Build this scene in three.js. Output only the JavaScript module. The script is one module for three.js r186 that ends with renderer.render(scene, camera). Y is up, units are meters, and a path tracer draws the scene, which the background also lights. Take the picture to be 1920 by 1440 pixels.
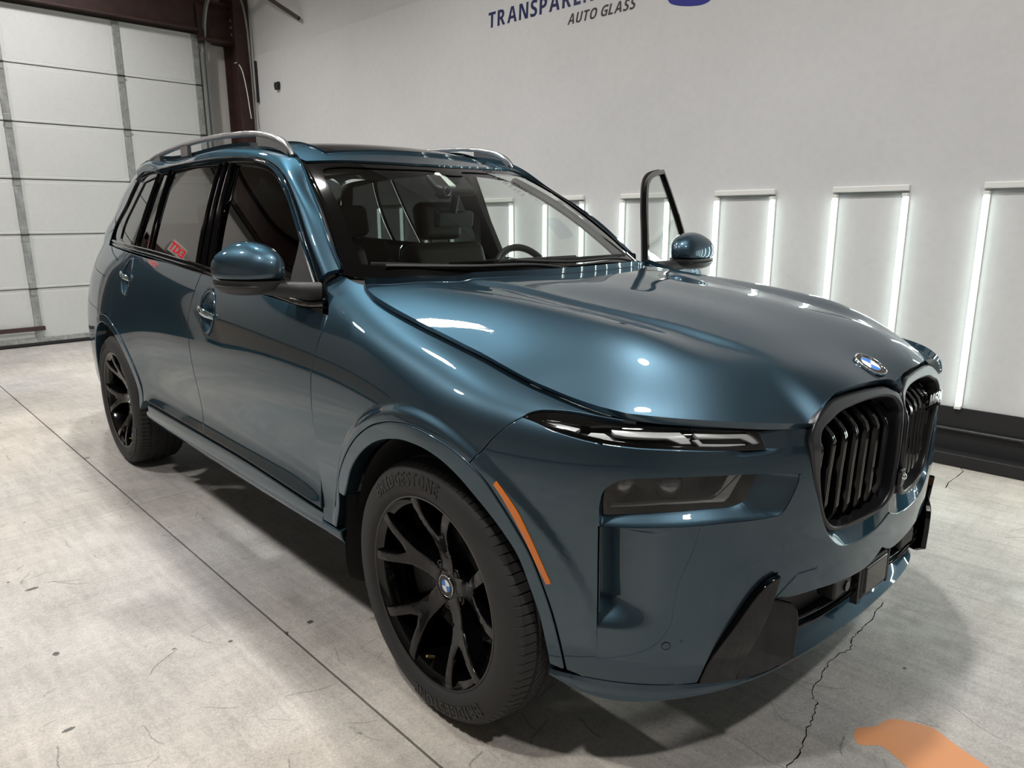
import * as THREE from 'three';
import { mergeGeometries, toCreasedNormals } from 'three/addons/utils/BufferGeometryUtils.js';
import { RoundedBoxGeometry } from 'three/addons/geometries/RoundedBoxGeometry.js';
import { RectAreaLightUniformsLib } from 'three/addons/lights/RectAreaLightUniformsLib.js';
import { TextGeometry } from 'three/addons/geometries/TextGeometry.js';
import { FontLoader } from 'three/addons/loaders/FontLoader.js';

// ---------- camera, light, exposure ----------
const scene = new THREE.Scene();
const camera = new THREE.PerspectiveCamera(55.74, 4 / 3, .05, 60);
camera.position.set(1.4525, 1.421, 2.1238);
camera.lookAt(1.4525 - .6898, 1.421 - .2221, 2.1238 - .6891);
camera.rotateZ(-.0053);
camera.updateMatrixWorld();
scene.add(camera);
const renderer = new THREE.WebGLRenderer({ antialias: true });
renderer.toneMapping = THREE.LinearToneMapping;
renderer.toneMappingExposure = 1.3;
renderer.shadowMap.enabled = true;
RectAreaLightUniformsLib.init();
scene.background = new THREE.Color(0x000000);
const LAMP_POWER = 37, TUBE_POWER = 20;             // candela of one high-bay lamp, radiance of a wall tube
const CEIL = 5.0;
// round high-bay lamps under the roof: rows along the hall
const LAMPS = [];
for (const [z, xs] of [[-.1, [-6.75, -3.35, .05]], [2.8, [-6.75, -3.5, .05]], [1.1, [3.2]]]) for (const x of xs) LAMPS.push([x, z]);
// ---------- maths helpers ----------
const V3 = (x, y, z) => new THREE.Vector3(x, y, z);
const lerp = (a, b, t) => a + (b - a) * t;
const clamp = (x, a, b) => Math.min(b, Math.max(a, x));
const smooth = (a, b, x) => { const t = clamp((x - a) / (b - a), 0, 1); return t * t * (3 - 2 * t); };
function rng(seed) { let s = seed >>> 0; return () => { s = (s + 0x6D2B79F5) >>> 0; let t = Math.imul(s ^ (s >>> 15), 1 | s); t = (t + Math.imul(t ^ (t >>> 7), 61 | t)) ^ t; return ((t ^ (t >>> 14)) >>> 0) / 4294967296; }; }
function spline(xs, ys) {            // natural cubic through (xs, ys), linear beyond the ends
  const n = xs.length, y2 = new Float64Array(n), w = new Float64Array(n);
  for (let i = 1; i < n - 1; i++) {
    const s = (xs[i] - xs[i - 1]) / (xs[i + 1] - xs[i - 1]), p = s * y2[i - 1] + 2;
    y2[i] = (s - 1) / p;
    w[i] = (ys[i + 1] - ys[i]) / (xs[i + 1] - xs[i]) - (ys[i] - ys[i - 1]) / (xs[i] - xs[i - 1]);
    w[i] = (6 * w[i] / (xs[i + 1] - xs[i - 1]) - s * w[i - 1]) / p;
  }
  for (let k = n - 2; k >= 0; k--) y2[k] = y2[k] * y2[k + 1] + w[k];
  return x => {
    let lo = 0, hi = n - 1;
    if (x <= xs[0]) { const h = xs[1] - xs[0], d = (ys[1] - ys[0]) / h - h * (2 * y2[0] + y2[1]) / 6; return ys[0] + d * (x - xs[0]); }
    if (x >= xs[hi]) { const h = xs[hi] - xs[hi - 1], d = (ys[hi] - ys[hi - 1]) / h + h * (y2[hi - 1] + 2 * y2[hi]) / 6; return ys[hi] + d * (x - xs[hi]); }
    while (hi - lo > 1) { const k = (hi + lo) >> 1; if (xs[k] > x) hi = k; else lo = k; }
    const h = xs[hi] - xs[lo], a = (xs[hi] - x) / h, b = (x - xs[lo]) / h;
    return a * ys[lo] + b * ys[hi] + ((a * a * a - a) * y2[lo] + (b * b * b - b) * y2[hi]) * h * h / 6;
  };
}
function spline3(ts, pts) { const c = [0, 1, 2].map(k => spline(ts, pts.map(p => p[k]))); return t => V3(c[0](t), c[1](t), c[2](t)); }
function chord(pts) { const t = [0]; for (let i = 1; i < pts.length; i++) t.push(t[i - 1] + Math.hypot(...pts[i].map((v, k) => v - pts[i - 1][k]))); return t; }
// loft of n rows, each row a function u -> Vector3, along v at knots vs
function loft(rows, vs) {
  let lastU = NaN, sp = null;
  return (u, v) => {
    if (u !== lastU) { const P = rows.map(r => r(u)); sp = [spline(vs, P.map(p => p.x)), spline(vs, P.map(p => p.y)), spline(vs, P.map(p => p.z))]; lastU = u; }
    return V3(sp[0](v), sp[1](v), sp[2](v));
  };
}
// smooth closed outline through points; a point with a third entry 1 is a corner
function outline(pts, step = .012, closed = true) {
  const n = pts.length, out = [];
  const segs = closed ? n : n - 1;
  for (let i = 0; i < segs; i++) {
    const g = k => pts[closed ? (k + n) % n : clamp(k, 0, n - 1)];
    const p1 = g(i), p2 = g(i + 1), p0 = p1[2] ? p1 : g(i - 1), p3 = p2[2] ? p2 : g(i + 2);
    const L = Math.hypot(p2[0] - p1[0], p2[1] - p1[1]), m = Math.max(1, Math.round(L / step));
    const d = (a, b) => Math.max(1e-6, Math.sqrt(Math.hypot(b[0] - a[0], b[1] - a[1])));
    const d1 = d(p0, p1), d2 = d(p1, p2), d3 = d(p2, p3);
    const T = k => { // centripetal tangents
      let m1, m2;
      if (p0 === p1) m1 = null; else m1 = ((p1[k] - p0[k]) / d1 - (p2[k] - p0[k]) / (d1 + d2) + (p2[k] - p1[k]) / d2) * d2;
      if (p3 === p2) m2 = null; else m2 = ((p2[k] - p1[k]) / d2 - (p3[k] - p1[k]) / (d2 + d3) + (p3[k] - p2[k]) / d3) * d2;
      const c = p2[k] - p1[k];
      if (m1 === null && m2 === null) { m1 = c; m2 = c; } else if (m1 === null) m1 = (3 * c - m2) / 2; else if (m2 === null) m2 = (3 * c - m1) / 2;
      return [m1, m2];
    };
    const tx = T(0), ty = T(1);
    for (let j = 0; j < m; j++) {
      const t = j / m, t2 = t * t, t3 = t2 * t, h0 = 2 * t3 - 3 * t2 + 1, h1 = t3 - 2 * t2 + t, h2 = -2 * t3 + 3 * t2, h3 = t3 - t2;
      out.push([h0 * p1[0] + h1 * tx[0] + h2 * p2[0] + h3 * tx[1], h0 * p1[1] + h1 * ty[0] + h2 * p2[1] + h3 * ty[1], j === 0 && p1[2] ? 1 : 0]);
    }
  }
  if (!closed) out.push(pts[n - 1].slice());
  return out;
}
const area2 = P => { let a = 0; for (let i = 0, n = P.length; i < n; i++) { const p = P[i], q = P[(i + 1) % n]; a += p[0] * q[1] - q[0] * p[1]; } return a / 2; };
const ccw = P => area2(P) < 0 ? P.slice().reverse() : P;
function inset(P, d) {                // P counter-clockwise; moves every vertex inward by d
  const n = P.length, out = [];
  for (let i = 0; i < n; i++) {
    const a = P[(i + n - 1) % n], b = P[i], c = P[(i + 1) % n];
    let x1 = b[0] - a[0], y1 = b[1] - a[1], x2 = c[0] - b[0], y2 = c[1] - b[1];
    const l1 = Math.hypot(x1, y1) || 1, l2 = Math.hypot(x2, y2) || 1; x1 /= l1; y1 /= l1; x2 /= l2; y2 /= l2;
    let nx = -(y1 + y2), ny = x1 + x2; const l = Math.hypot(nx, ny) || 1; nx /= l; ny /= l;
    const s = Math.max(.35, nx * -y1 + ny * x1);
    out.push([b[0] + nx * d / s, b[1] + ny * d / s, b[2] || 0]);
  }
  return out;
}
function clipHalf(P, k, c, sgn) {     // keep sgn*(p[k]-c) >= 0
  const out = []; const n = P.length;
  for (let i = 0; i < n; i++) {
    const a = P[i], b = P[(i + 1) % n], da = sgn * (a[k] - c), db = sgn * (b[k] - c);
    if (da >= 0) out.push(a);
    if ((da > 0 && db < 0) || (da < 0 && db > 0)) { const t = da / (da - db); out.push([a[0] + (b[0] - a[0]) * t, a[1] + (b[1] - a[1]) * t]); }
  }
  return out;
}
function bridge(outer, hole) {        // joins a hole (any winding) to a ccw outer by a zero-width cut
  const h = ccw(hole).slice().reverse(); let best = 1e9, bi = 0, bj = 0;
  outer.forEach((p, i) => h.forEach((q, j) => { const d = (p[0] - q[0]) ** 2 + (p[1] - q[1]) ** 2; if (d < best) { best = d; bi = i; bj = j; } }));
  return [...outer.slice(0, bi + 1), ...h.slice(bj), ...h.slice(0, bj + 1), ...outer.slice(bi)];
}
// trimmed surface: poly (ccw in uv) with holes, on surf(u, v); flip turns the face over
function surfNormal(surf, u, v, e = 1e-3) {
  const a = surf(u + e, v), b = surf(u - e, v), c = surf(u, v + e), d = surf(u, v - e);
  return a.sub(b).cross(c.sub(d)).normalize();
}
function trimmed(surf, poly, o = {}) {
  const { step = .02, stepV = step, holes = [], flip = 1, bevel = .003, depth = .012, gap = 0, rim = true, holeRim = true, disp = null } = o;
  const S = disp ? (u, v) => { const p = surf(u, v), h = disp(u, v); return h ? p.addScaledVector(surfNormal(surf, u, v), flip * h) : p; } : surf;
  const pos = [], nor = [], uvs = [];
  const rimF = typeof rim === 'function' ? rim : null;
  const outer = inset(ccw(poly), gap + (rim && !rimF ? bevel : 0)), hs = holes.map(h => inset(ccw(h), -(gap + (holeRim ? bevel : 0))));
  let P = outer; for (const h of hs) P = bridge(P, h);
  const cache = new Map();
  const vert = p => {
    const key = p[0].toFixed(5) + ',' + p[1].toFixed(5); let r = cache.get(key);
    if (!r) { r = { p: S(p[0], p[1]), n: surfNormal(S, p[0], p[1]).multiplyScalar(flip), uv: p }; cache.set(key, r); }
    return r;
  };
  const tri = (a, b, c) => { for (const k of flip > 0 ? [a, b, c] : [a, c, b]) { const r = vert(k); pos.push(r.p.x, r.p.y, r.p.z); nor.push(r.n.x, r.n.y, r.n.z); uvs.push(k[0], k[1]); } };
  let u0 = 1e9, u1 = -1e9, v0 = 1e9, v1 = -1e9;
  for (const p of P) { u0 = Math.min(u0, p[0]); u1 = Math.max(u1, p[0]); v0 = Math.min(v0, p[1]); v1 = Math.max(v1, p[1]); }
  const nu = Math.max(1, Math.ceil((u1 - u0) / step)), nv = Math.max(1, Math.ceil((v1 - v0) / stepV)), du = (u1 - u0) / nu, dv = (v1 - v0) / nv;
  for (let i = 0; i < nu; i++) {
    const ua = u0 + i * du, ub = ua + du;
    let strip = clipHalf(clipHalf(P, 0, ua, 1), 0, ub, -1);
    if (strip.length < 3) continue;
    for (let j = 0; j < nv; j++) {
      const va = v0 + j * dv, vb = va + dv;
      const c = clipHalf(clipHalf(strip, 1, va, 1), 1, vb, -1);
      if (c.length < 3) continue;
      const A = Math.abs(area2(c)); if (A < 1e-9) continue;
      if (A > du * dv * .99999) { const q = [[ua, va], [ub, va], [ub, vb], [ua, vb]]; tri(q[0], q[1], q[2]); tri(q[0], q[2], q[3]); continue; }
      const d = []; for (const p of c) { const l = d[d.length - 1]; if (!l || Math.hypot(p[0] - l[0], p[1] - l[1]) > 1e-7) d.push(p); }
      if (d.length > 3 && Math.hypot(d[0][0] - d[d.length - 1][0], d[0][1] - d[d.length - 1][1]) < 1e-7) d.pop();
      if (d.length < 3) continue;
      for (const t of THREE.ShapeUtils.triangulateShape(d.map(p => new THREE.Vector2(p[0], p[1])), [])) {
        let a = d[t[0]], b = d[t[1]], e = d[t[2]];
        const ar = (b[0] - a[0]) * (e[1] - a[1]) - (b[1] - a[1]) * (e[0] - a[0]);
        if (Math.abs(ar) < 1e-12) continue;
        if (ar > 0) tri(a, b, e); else tri(a, e, b);
      }
    }
  }
  const edge = (L) => {               // rolled edge and flange along a loop whose inside is on its left
    const n = L.length, ring = [];
    for (let i = 0; i <= n; i++) {
      const b = L[i % n], a = L[(i + n - 1) % n], c = L[(i + 1) % n], r = vert(b);
      const t = S(c[0], c[1]).sub(S(a[0], a[1])).normalize(), out = t.clone().cross(r.n).multiplyScalar(flip).normalize();
      ring.push({ r, out });
    }
    const prof = [[0, 0, 0], [bevel * .38, bevel * .08, .4], [bevel * .71, bevel * .29, .8], [bevel, bevel, 1.5708], [bevel, Math.max(bevel * 1.5, depth), 1.5708]];
    for (let i = 0; i < n; i++) for (let k = 0; k < prof.length - 1; k++) {
      if (rimF && !rimF((L[i][0] + L[(i + 1) % n][0]) / 2, (L[i][1] + L[(i + 1) % n][1]) / 2)) continue;
      const pt = (q, f) => [q.r.p.clone().addScaledVector(q.out, f[0]).addScaledVector(q.r.n, -f[1]), q.r.n.clone().multiplyScalar(Math.cos(f[2])).addScaledVector(q.out, Math.sin(f[2]))];
      const A = pt(ring[i], prof[k]), B = pt(ring[i + 1], prof[k]), Cc = pt(ring[i + 1], prof[k + 1]), D = pt(ring[i], prof[k + 1]);
      const quad = flip > 0 ? [A, D, Cc, A, Cc, B] : [A, Cc, D, A, B, Cc];
      for (const x of quad) { pos.push(x[0].x, x[0].y, x[0].z); nor.push(x[1].x, x[1].y, x[1].z); uvs.push(ring[i].r.uv[0], ring[i].r.uv[1]); }
    }
  };
  if (rim) edge(outer);
  if (holeRim) for (const h of hs) edge(h.slice().reverse());
  return geom(pos, nor, uvs);
}
function geom(pos, nor, uv) {
  const g = new THREE.BufferGeometry();
  g.setAttribute('position', new THREE.Float32BufferAttribute(pos, 3));
  if (nor) g.setAttribute('normal', new THREE.Float32BufferAttribute(nor, 3));
  g.setAttribute('uv', new THREE.Float32BufferAttribute(uv || new Array(pos.length / 3 * 2).fill(0), 2));
  if (!nor) g.computeVertexNormals();
  return g;
}
function mirrorZ(g) {                 // a copy on the other side of the car
  const m = g.index ? g.toNonIndexed() : g.clone(), p = m.attributes.position.array, n = m.attributes.normal.array, u = m.attributes.uv ? m.attributes.uv.array : null;
  for (let i = 2; i < p.length; i += 3) { p[i] = -p[i]; n[i] = -n[i]; }
  for (let t = 0; t < p.length / 9; t++) for (const [a, s] of [[p, 3], [n, 3], [u, 2]]) if (a) for (let k = 0; k < s; k++) { const i = (t * 3 + 1) * s + k, j = (t * 3 + 2) * s + k, x = a[i]; a[i] = a[j]; a[j] = x; }
  return m;
}
const plain = g => { const m = g.index ? g.toNonIndexed() : g; for (const k of Object.keys(m.attributes)) if (!['position', 'normal', 'uv'].includes(k)) m.deleteAttribute(k); if (!m.attributes.uv) m.setAttribute('uv', new THREE.Float32BufferAttribute(new Array(m.attributes.position.count * 2).fill(0), 2)); return m; };
const merge = gs => gs.length === 1 ? plain(gs[0]) : mergeGeometries(gs.map(plain));
// grid surface f(i/nu, j/nv)
function gridGeo(f, nu, nv, { flip = 1, closeU = false } = {}) {
  const pos = [], uv = [], idx = [];
  for (let i = 0; i <= nu; i++) for (let j = 0; j <= nv; j++) { const p = f(i / nu, j / nv); pos.push(p.x, p.y, p.z); uv.push(i / nu, j / nv); }
  const id = (i, j) => i * (nv + 1) + j;
  for (let i = 0; i < nu; i++) for (let j = 0; j < nv; j++) { const a = id(i, j), b = id(i + 1, j), c = id(i + 1, j + 1), d = id(i, j + 1); if (flip > 0) idx.push(a, b, c, a, c, d); else idx.push(a, c, b, a, d, c); }
  const g = new THREE.BufferGeometry(); g.setAttribute('position', new THREE.Float32BufferAttribute(pos, 3)); g.setAttribute('uv', new THREE.Float32BufferAttribute(uv, 2)); g.setIndex(idx); g.computeVertexNormals();
  if (closeU) { const n = g.attributes.normal; for (let j = 0; j <= nv; j++) { const a = id(0, j), b = id(nu, j), x = n.getX(a) + n.getX(b), y = n.getY(a) + n.getY(b), z = n.getZ(a) + n.getZ(b), l = Math.hypot(x, y, z) || 1; n.setXYZ(a, x / l, y / l, z / l); n.setXYZ(b, x / l, y / l, z / l); } }
  return g;
}
// sweep a closed 2D section along a 3D path; frame from a reference up vector; sc(t) scales the section
function sweep(path, section, { up = V3(0, 1, 0), sc = () => 1, caps = true, smoothSec = true, twist = () => 0 } = {}) {
  const n = path.length, m = section.length, R = [];
  for (let i = 0; i < n; i++) {
    const t = path[Math.min(n - 1, i + 1)].clone().sub(path[Math.max(0, i - 1)]).normalize();
    let s = t.clone().cross(up).normalize(); let w = s.clone().cross(t).normalize();
    const a = twist(i / (n - 1)), ca = Math.cos(a), sa = Math.sin(a), s2 = s.clone().multiplyScalar(ca).addScaledVector(w, sa); w = w.multiplyScalar(ca).addScaledVector(s, -sa); s = s2;
    const k = sc(i / (n - 1)), kx = Array.isArray(k) ? k[0] : k, ky = Array.isArray(k) ? k[1] : k;
    R.push(section.map(q => path[i].clone().addScaledVector(s, q[0] * kx).addScaledVector(w, q[1] * ky)));
  }
  const pos = [];
  const T = (a, b, c) => pos.push(a.x, a.y, a.z, b.x, b.y, b.z, c.x, c.y, c.z);
  for (let i = 0; i < n - 1; i++) for (let j = 0; j < m; j++) { const k = (j + 1) % m; T(R[i][j], R[i][k], R[i + 1][k]); T(R[i][j], R[i + 1][k], R[i + 1][j]); }
  if (caps) { const tris = THREE.ShapeUtils.triangulateShape(section.map(q => new THREE.Vector2(q[0], q[1])), []); for (const t of tris) { T(R[0][t[0]], R[0][t[2]], R[0][t[1]]); T(R[n - 1][t[0]], R[n - 1][t[1]], R[n - 1][t[2]]); } }
  const g = geom(pos); return smoothSec ? toCreasedNormals(g, .7) : g;
}
const ring2 = (rx, ry, n = 12) => Array.from({ length: n }, (_, i) => [rx * Math.cos(i / n * 2 * Math.PI), ry * Math.sin(i / n * 2 * Math.PI)]);
const rrect2 = (w, h, r, k = 3) => { const o = []; for (const [cx, cy, a] of [[w / 2 - r, h / 2 - r, 0], [-w / 2 + r, h / 2 - r, 1], [-w / 2 + r, -h / 2 + r, 2], [w / 2 - r, -h / 2 + r, 3]]) for (let i = 0; i <= k; i++) { const t = (a + i / k) * Math.PI / 2; o.push([cx + r * Math.cos(t), cy + r * Math.sin(t)]); } return o; };
function curve3(pts, n, closed = false) { const c = new THREE.CatmullRomCurve3(pts.map(p => p.isVector3 ? p : V3(...p)), closed, 'centripetal'); return c.getSpacedPoints(n); }
const box = (w, h, d, x = 0, y = 0, z = 0, r = 0) => { const g = r ? new RoundedBoxGeometry(w, h, d, 2, r) : new THREE.BoxGeometry(w, h, d); g.translate(x, y, z); return g; };
function prism(pts, depth, bev = .004) {   // extruded 2D outline with bevel, along +z
  const s = new THREE.Shape(pts.map(p => new THREE.Vector2(p[0], p[1])));
  return new THREE.ExtrudeGeometry(s, { depth, bevelEnabled: bev > 0, bevelThickness: bev, bevelSize: bev, bevelSegments: 2, curveSegments: 8 });
}
// ---------- materials ----------
const font = await new FontLoader().loadAsync('fonts/droid/droid_sans_bold.typeface.json');
const noiseR = rng(7);
const perm = Array.from({ length: 512 }, () => Math.floor(noiseR() * 256));
const hash2 = (x, y) => { const a = perm[(x & 255) + perm[y & 255] & 511]; return perm[(a + ((x >> 8) & 255) * 7) & 511] / 255; };
function vnoise(x, y, per) {
  const xi = Math.floor(x), yi = Math.floor(y), fx = x - xi, fy = y - yi, u = fx * fx * (3 - 2 * fx), v = fy * fy * (3 - 2 * fy);
  const w = k => ((k % per) + per) % per;
  return lerp(lerp(hash2(w(xi), w(yi)), hash2(w(xi + 1), w(yi)), u), lerp(hash2(w(xi), w(yi + 1)), hash2(w(xi + 1), w(yi + 1)), u), v);
}
function fbm(x, y, per, oct) { let s = 0, a = .5, n = 0; for (let o = 0; o < oct; o++) { s += a * vnoise(x, y, per); n += a; a *= .55; x *= 2; y *= 2; per *= 2; } return s / n; }
function tex(n, f, { srgb = true, repeat = 1, rotate = 0 } = {}) {
  const d = new Uint8Array(n * n * 4);
  for (let j = 0; j < n; j++) for (let i = 0; i < n; i++) { const c = f(i / n, j / n), k = (j * n + i) * 4; d[k] = clamp(c[0], 0, 255); d[k + 1] = clamp(c[1], 0, 255); d[k + 2] = clamp(c[2], 0, 255); d[k + 3] = 255; }
  const t = new THREE.DataTexture(d, n, n); t.wrapS = t.wrapT = THREE.RepeatWrapping; t.magFilter = THREE.LinearFilter; t.minFilter = THREE.LinearMipmapLinearFilter; t.generateMipmaps = true;
  if (srgb) t.colorSpace = THREE.SRGBColorSpace; t.repeat.set(repeat, repeat); t.rotation = rotate; t.needsUpdate = true; return t;
}
const std = o => new THREE.MeshStandardMaterial(o), phy = o => new THREE.MeshPhysicalMaterial(o);
// burnished concrete: cloudy trowel marks, pores and fine scratches
const cr = rng(21), marks = [];
for (let i = 0; i < 420; i++) marks.push([cr(), cr(), (cr() - .5) * 2.6, .004 + cr() * .03, cr() < .25 ? 1 : 0, cr()]);
const concDark = new Float32Array(1536 * 1536), CN = 1536;
for (const [mx, my, ang, len, kind, s] of marks) {
  const steps = Math.ceil(len * CN);
  for (let k = 0; k < steps; k++) { const bend = Math.sin(k / steps * 3) * .15, x = Math.floor((mx + Math.cos(ang + bend) * k / CN) * CN + CN) % CN, y = Math.floor((my + Math.sin(ang + bend) * k / CN) * CN + CN) % CN; concDark[y * CN + x] += .10 + .2 * s; if (kind) concDark[y * CN + (x + 1) % CN] += .12; }
}
const drip = rng(33);
for (let i = 0; i < 46; i++) { const cx = drip() * CN, cy = drip() * CN, r = 1 + drip() * drip() * 4.2, e = .5 + drip() * .8; for (let y = -8; y <= 8; y++) for (let x = -8; x <= 8; x++) if (Math.hypot(x, y * e) < r) concDark[((cy + y + CN | 0) % CN) * CN + ((cx + x + CN | 0) % CN)] = Math.max(.55, concDark[((cy + y + CN | 0) % CN) * CN + ((cx + x + CN | 0) % CN)]); }
const concTex = tex(CN, (u, v) => {
  const a = fbm(u * 5, v * 5, 5, 6), b = fbm(u * 18 + 3, v * 18, 18, 5), g = hash2(Math.floor(u * CN) * 3 + 11, Math.floor(v * CN) * 7 + 5), g2 = hash2(Math.floor(u * CN / 2) * 5 + 1, Math.floor(v * CN / 2) * 3 + 2), st = fbm(u * 30, v * 220, 30, 2), s2 = fbm(u * 190, v * 36 + 7, 190, 2);
  let L = 160 + (a - .5) * 44 + (b - .5) * 22 + (g - .5) * 20 + (g2 - .5) * 14 + (st - .5) * 20 + (s2 - .5) * 12;
  const w = fbm(u * 3 + 3, v * 3, 3, 4) - .5;
  L *= 1 - Math.min(.75, concDark[Math.floor(v * CN) * CN + Math.floor(u * CN)]);
  return [L * (1.01 + w * .05), L * .985, L * (.955 - w * .07)];
}, { repeat: 1 / 4.6 });
const concRough = tex(512, (u, v) => { const a = fbm(u * 8, v * 8, 8, 5), b = fbm(u * 60, v * 60, 60, 2); const L = 118 + (a - .5) * 90 + (b - .5) * 50; return [L, L, L]; }, { srgb: false, repeat: 1 / 2.3 });
const concBump = tex(512, (u, v) => { const L = 128 + (fbm(u * 70, v * 70, 70, 3) - .5) * 150; return [L, L, L]; }, { srgb: false, repeat: 1 / 1.1 });
const wallTex = tex(512, (u, v) => { const a = fbm(u * 5, v * 5, 5, 4), b = fbm(u * 70, v * 70, 70, 2), L = 200 + (a - .5) * 6 + (b - .5) * 5; return [L * .985, L * .99, L]; }, { repeat: 1 / 2.2 });
const wallBump = tex(512, (u, v) => { const L = 128 + (fbm(u * 60, v * 60, 60, 3) - .5) * 120; return [L, L, L]; }, { srgb: false, repeat: 1 / .9 });
const steelTex = tex(256, (u, v) => { const a = fbm(u * 10, v * 10, 10, 4), b = fbm(u * 50, v * 4, 50, 2), L = 150 + (a - .5) * 50 + (b - .5) * 22; return [L * .985, L, L * .995]; }, { repeat: 1 / .5 });
const rustTex = tex(256, (u, v) => { const a = fbm(u * 8, v * 8, 8, 5), L = 1 + (a - .5) * .5; return [52 * L, 33 * L, 31 * L]; }, { repeat: 1 / .8 });
const M = {
  conc: std({ map: concTex, roughnessMap: concRough, roughness: 1, bumpMap: concBump, bumpScale: .0006, color: 0xffffff }),
  slabGap: std({ color: 0x2e2a27, roughness: .95 }),
  crack: std({ color: 0x453c34, roughness: 1 }),
  stain: std({ color: 0xc9895a, roughness: .5, bumpMap: concBump, bumpScale: .0004 }),
  wall: std({ map: wallTex, bumpMap: wallBump, bumpScale: .0003, roughness: .5, color: 0xffffff }),
  wallOld: std({ map: wallTex, bumpMap: wallBump, bumpScale: .0015, roughness: .8, color: 0xe8e4de }),
  wallFar: std({ map: wallTex, roughness: .8, color: 0xe8e4de }),
  counter: std({ color: 0xa08a74, roughness: .6 }),
  ceil: std({ color: 0x7a726a, roughness: .9 }),
  doorW: std({ map: wallTex, roughness: .5, color: 0xf2f4f1 }),
  galv: std({ map: steelTex, roughness: .42, metalness: .55, color: 0xffffff }),
  beam: std({ map: rustTex, roughness: .6, color: 0xffffff }),
  black: std({ color: 0x17171a, roughness: .6, bumpMap: concBump, bumpScale: .0006 }),
  blackPipe: std({ color: 0x2a2a2d, roughness: .4 }),
  trimW: std({ color: 0xdadcd9, roughness: .5 }),
  navy: std({ color: 0x1b2450, roughness: .25 }),
  charc: std({ color: 0x37373a, roughness: .3 }),
  blue: std({ color: 0x262a86, roughness: .3 }),
  tube: std({ color: 0xffffff, emissive: 0xeefff6, emissiveIntensity: 3.4, roughness: .4 }),
  lampGlow: std({ color: 0xffffff, emissive: 0xfff6ea, emissiveIntensity: 60, roughness: .4 }),
  lampBody: std({ color: 0x2b2b2e, roughness: .5, metalness: .4 }),
  // car
  paint: phy({ color: new THREE.Color().setRGB(.042, .076, .104), metalness: 1, roughness: .43, specularColor: new THREE.Color().setRGB(.38, .50, .58), clearcoat: 1, clearcoatRoughness: .02 }),
  gloss: phy({ color: 0x050506, roughness: .06, specularIntensity: .85 }),
  satin: phy({ color: 0x3a3a3e, metalness: .65, roughness: .34 }),
  plastic: std({ color: 0x1d1d1f, roughness: .55 }),
  rubber: std({ color: 0x19191a, roughness: .72 }),
  tyre: std({ color: 0x242425, roughness: .7 }),
  well: std({ color: 0x1b1b1c, roughness: .9 }),
  letters: std({ color: 0x060607, roughness: .45 }),
  rim: phy({ color: 0x060607, roughness: .12, specularIntensity: .8 }),
  disc: std({ color: 0x6f6f70, metalness: .9, roughness: .4 }),
  caliper: std({ color: 0x202022, metalness: .4, roughness: .5 }),
  chrome: std({ color: 0xd6dade, metalness: 1, roughness: .08 }),
  alu: std({ color: 0xb9bcc0, metalness: .95, roughness: .28 }),
  brushed: std({ color: 0x8d8f93, metalness: .9, roughness: .35 }),
  tint: phy({ color: new THREE.Color().setRGB(.05, .055, .055), transmission: 1, thickness: 0, roughness: .01, ior: 1.5 }),
  glass: phy({ color: new THREE.Color().setRGB(.80, .86, .83), transmission: 1, thickness: 0, roughness: 0, ior: 1.5 }),
  clear: phy({ color: new THREE.Color().setRGB(.92, .93, .93), transmission: 1, thickness: 0, roughness: 0, ior: 1.45 }),
  smoke: phy({ color: new THREE.Color().setRGB(.68, .68, .68), transmission: 1, thickness: 0, roughness: 0, ior: 1.5 }),
  lampGrey: std({ color: 0xc4c6c8, roughness: .3 }),
  lampSilver: std({ color: 0x9fa2a6, metalness: .85, roughness: .25 }),
  lampDark: std({ color: 0x101012, roughness: .3 }),
  amber: phy({ color: 0xd9720c, roughness: .25, clearcoat: .8 }),
  bmwBlue: std({ color: 0x2d74c8, roughness: .2 }),
  bmwWhite: std({ color: 0xe4e6e8, roughness: .2 }),
  leather: std({ color: 0x2c2824, roughness: .55 }),
  leather2: std({ color: 0x3a2d25, roughness: .55 }),
  dash: std({ color: 0x141415, roughness: .6 }),
  liner: std({ color: 0x3a3a3b, roughness: .95 }),
  tag: std({ color: 0xe2e4e0, roughness: .4 }),
  brass: std({ color: 0xb7a173, metalness: .8, roughness: .35 }),
  exitW: std({ color: 0xe0ddd6, emissive: 0x000000, roughness: .5 }),
  exitR: std({ color: 0xd01824, emissive: 0xff1c2c, emissiveIntensity: 1.2, roughness: .5 }),
};
// ---------- scene helpers ----------
const taken = new Map();
const numbered = n => { const k = taken.get(n) || 0; taken.set(n, k + 1); return k ? n + '_' + String(k).padStart(3, '0') : n; };
const shade = o => { o.castShadow = true; o.receiveShadow = true; return o; };
function thing(name, label, category, pos = [0, 0, 0], group) { const o = new THREE.Group(); o.name = numbered(name); o.position.set(...pos); o.userData = { label, category }; if (group) o.userData.group = group; scene.add(o); return o; }
function one(name, geo, mat, label, category, group) { const o = shade(new THREE.Mesh(geo, mat)); o.name = numbered(name); o.userData = { label, category }; if (group) o.userData.group = group; scene.add(o); return o; }
function struct(name, geo, mat, label, category) { const o = shade(new THREE.Mesh(geo, mat)); o.name = name; o.userData = { kind: 'structure', label, category }; scene.add(o); return o; }
function part(name, geo, mat, parent, label) { const o = shade(new THREE.Mesh(geo, mat)); o.name = name; if (label) o.userData.label = label; parent.add(o); return o; }
function grp(name, parent, label) { const o = new THREE.Group(); o.name = name; if (label) o.userData.label = label; parent.add(o); return o; }
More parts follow.
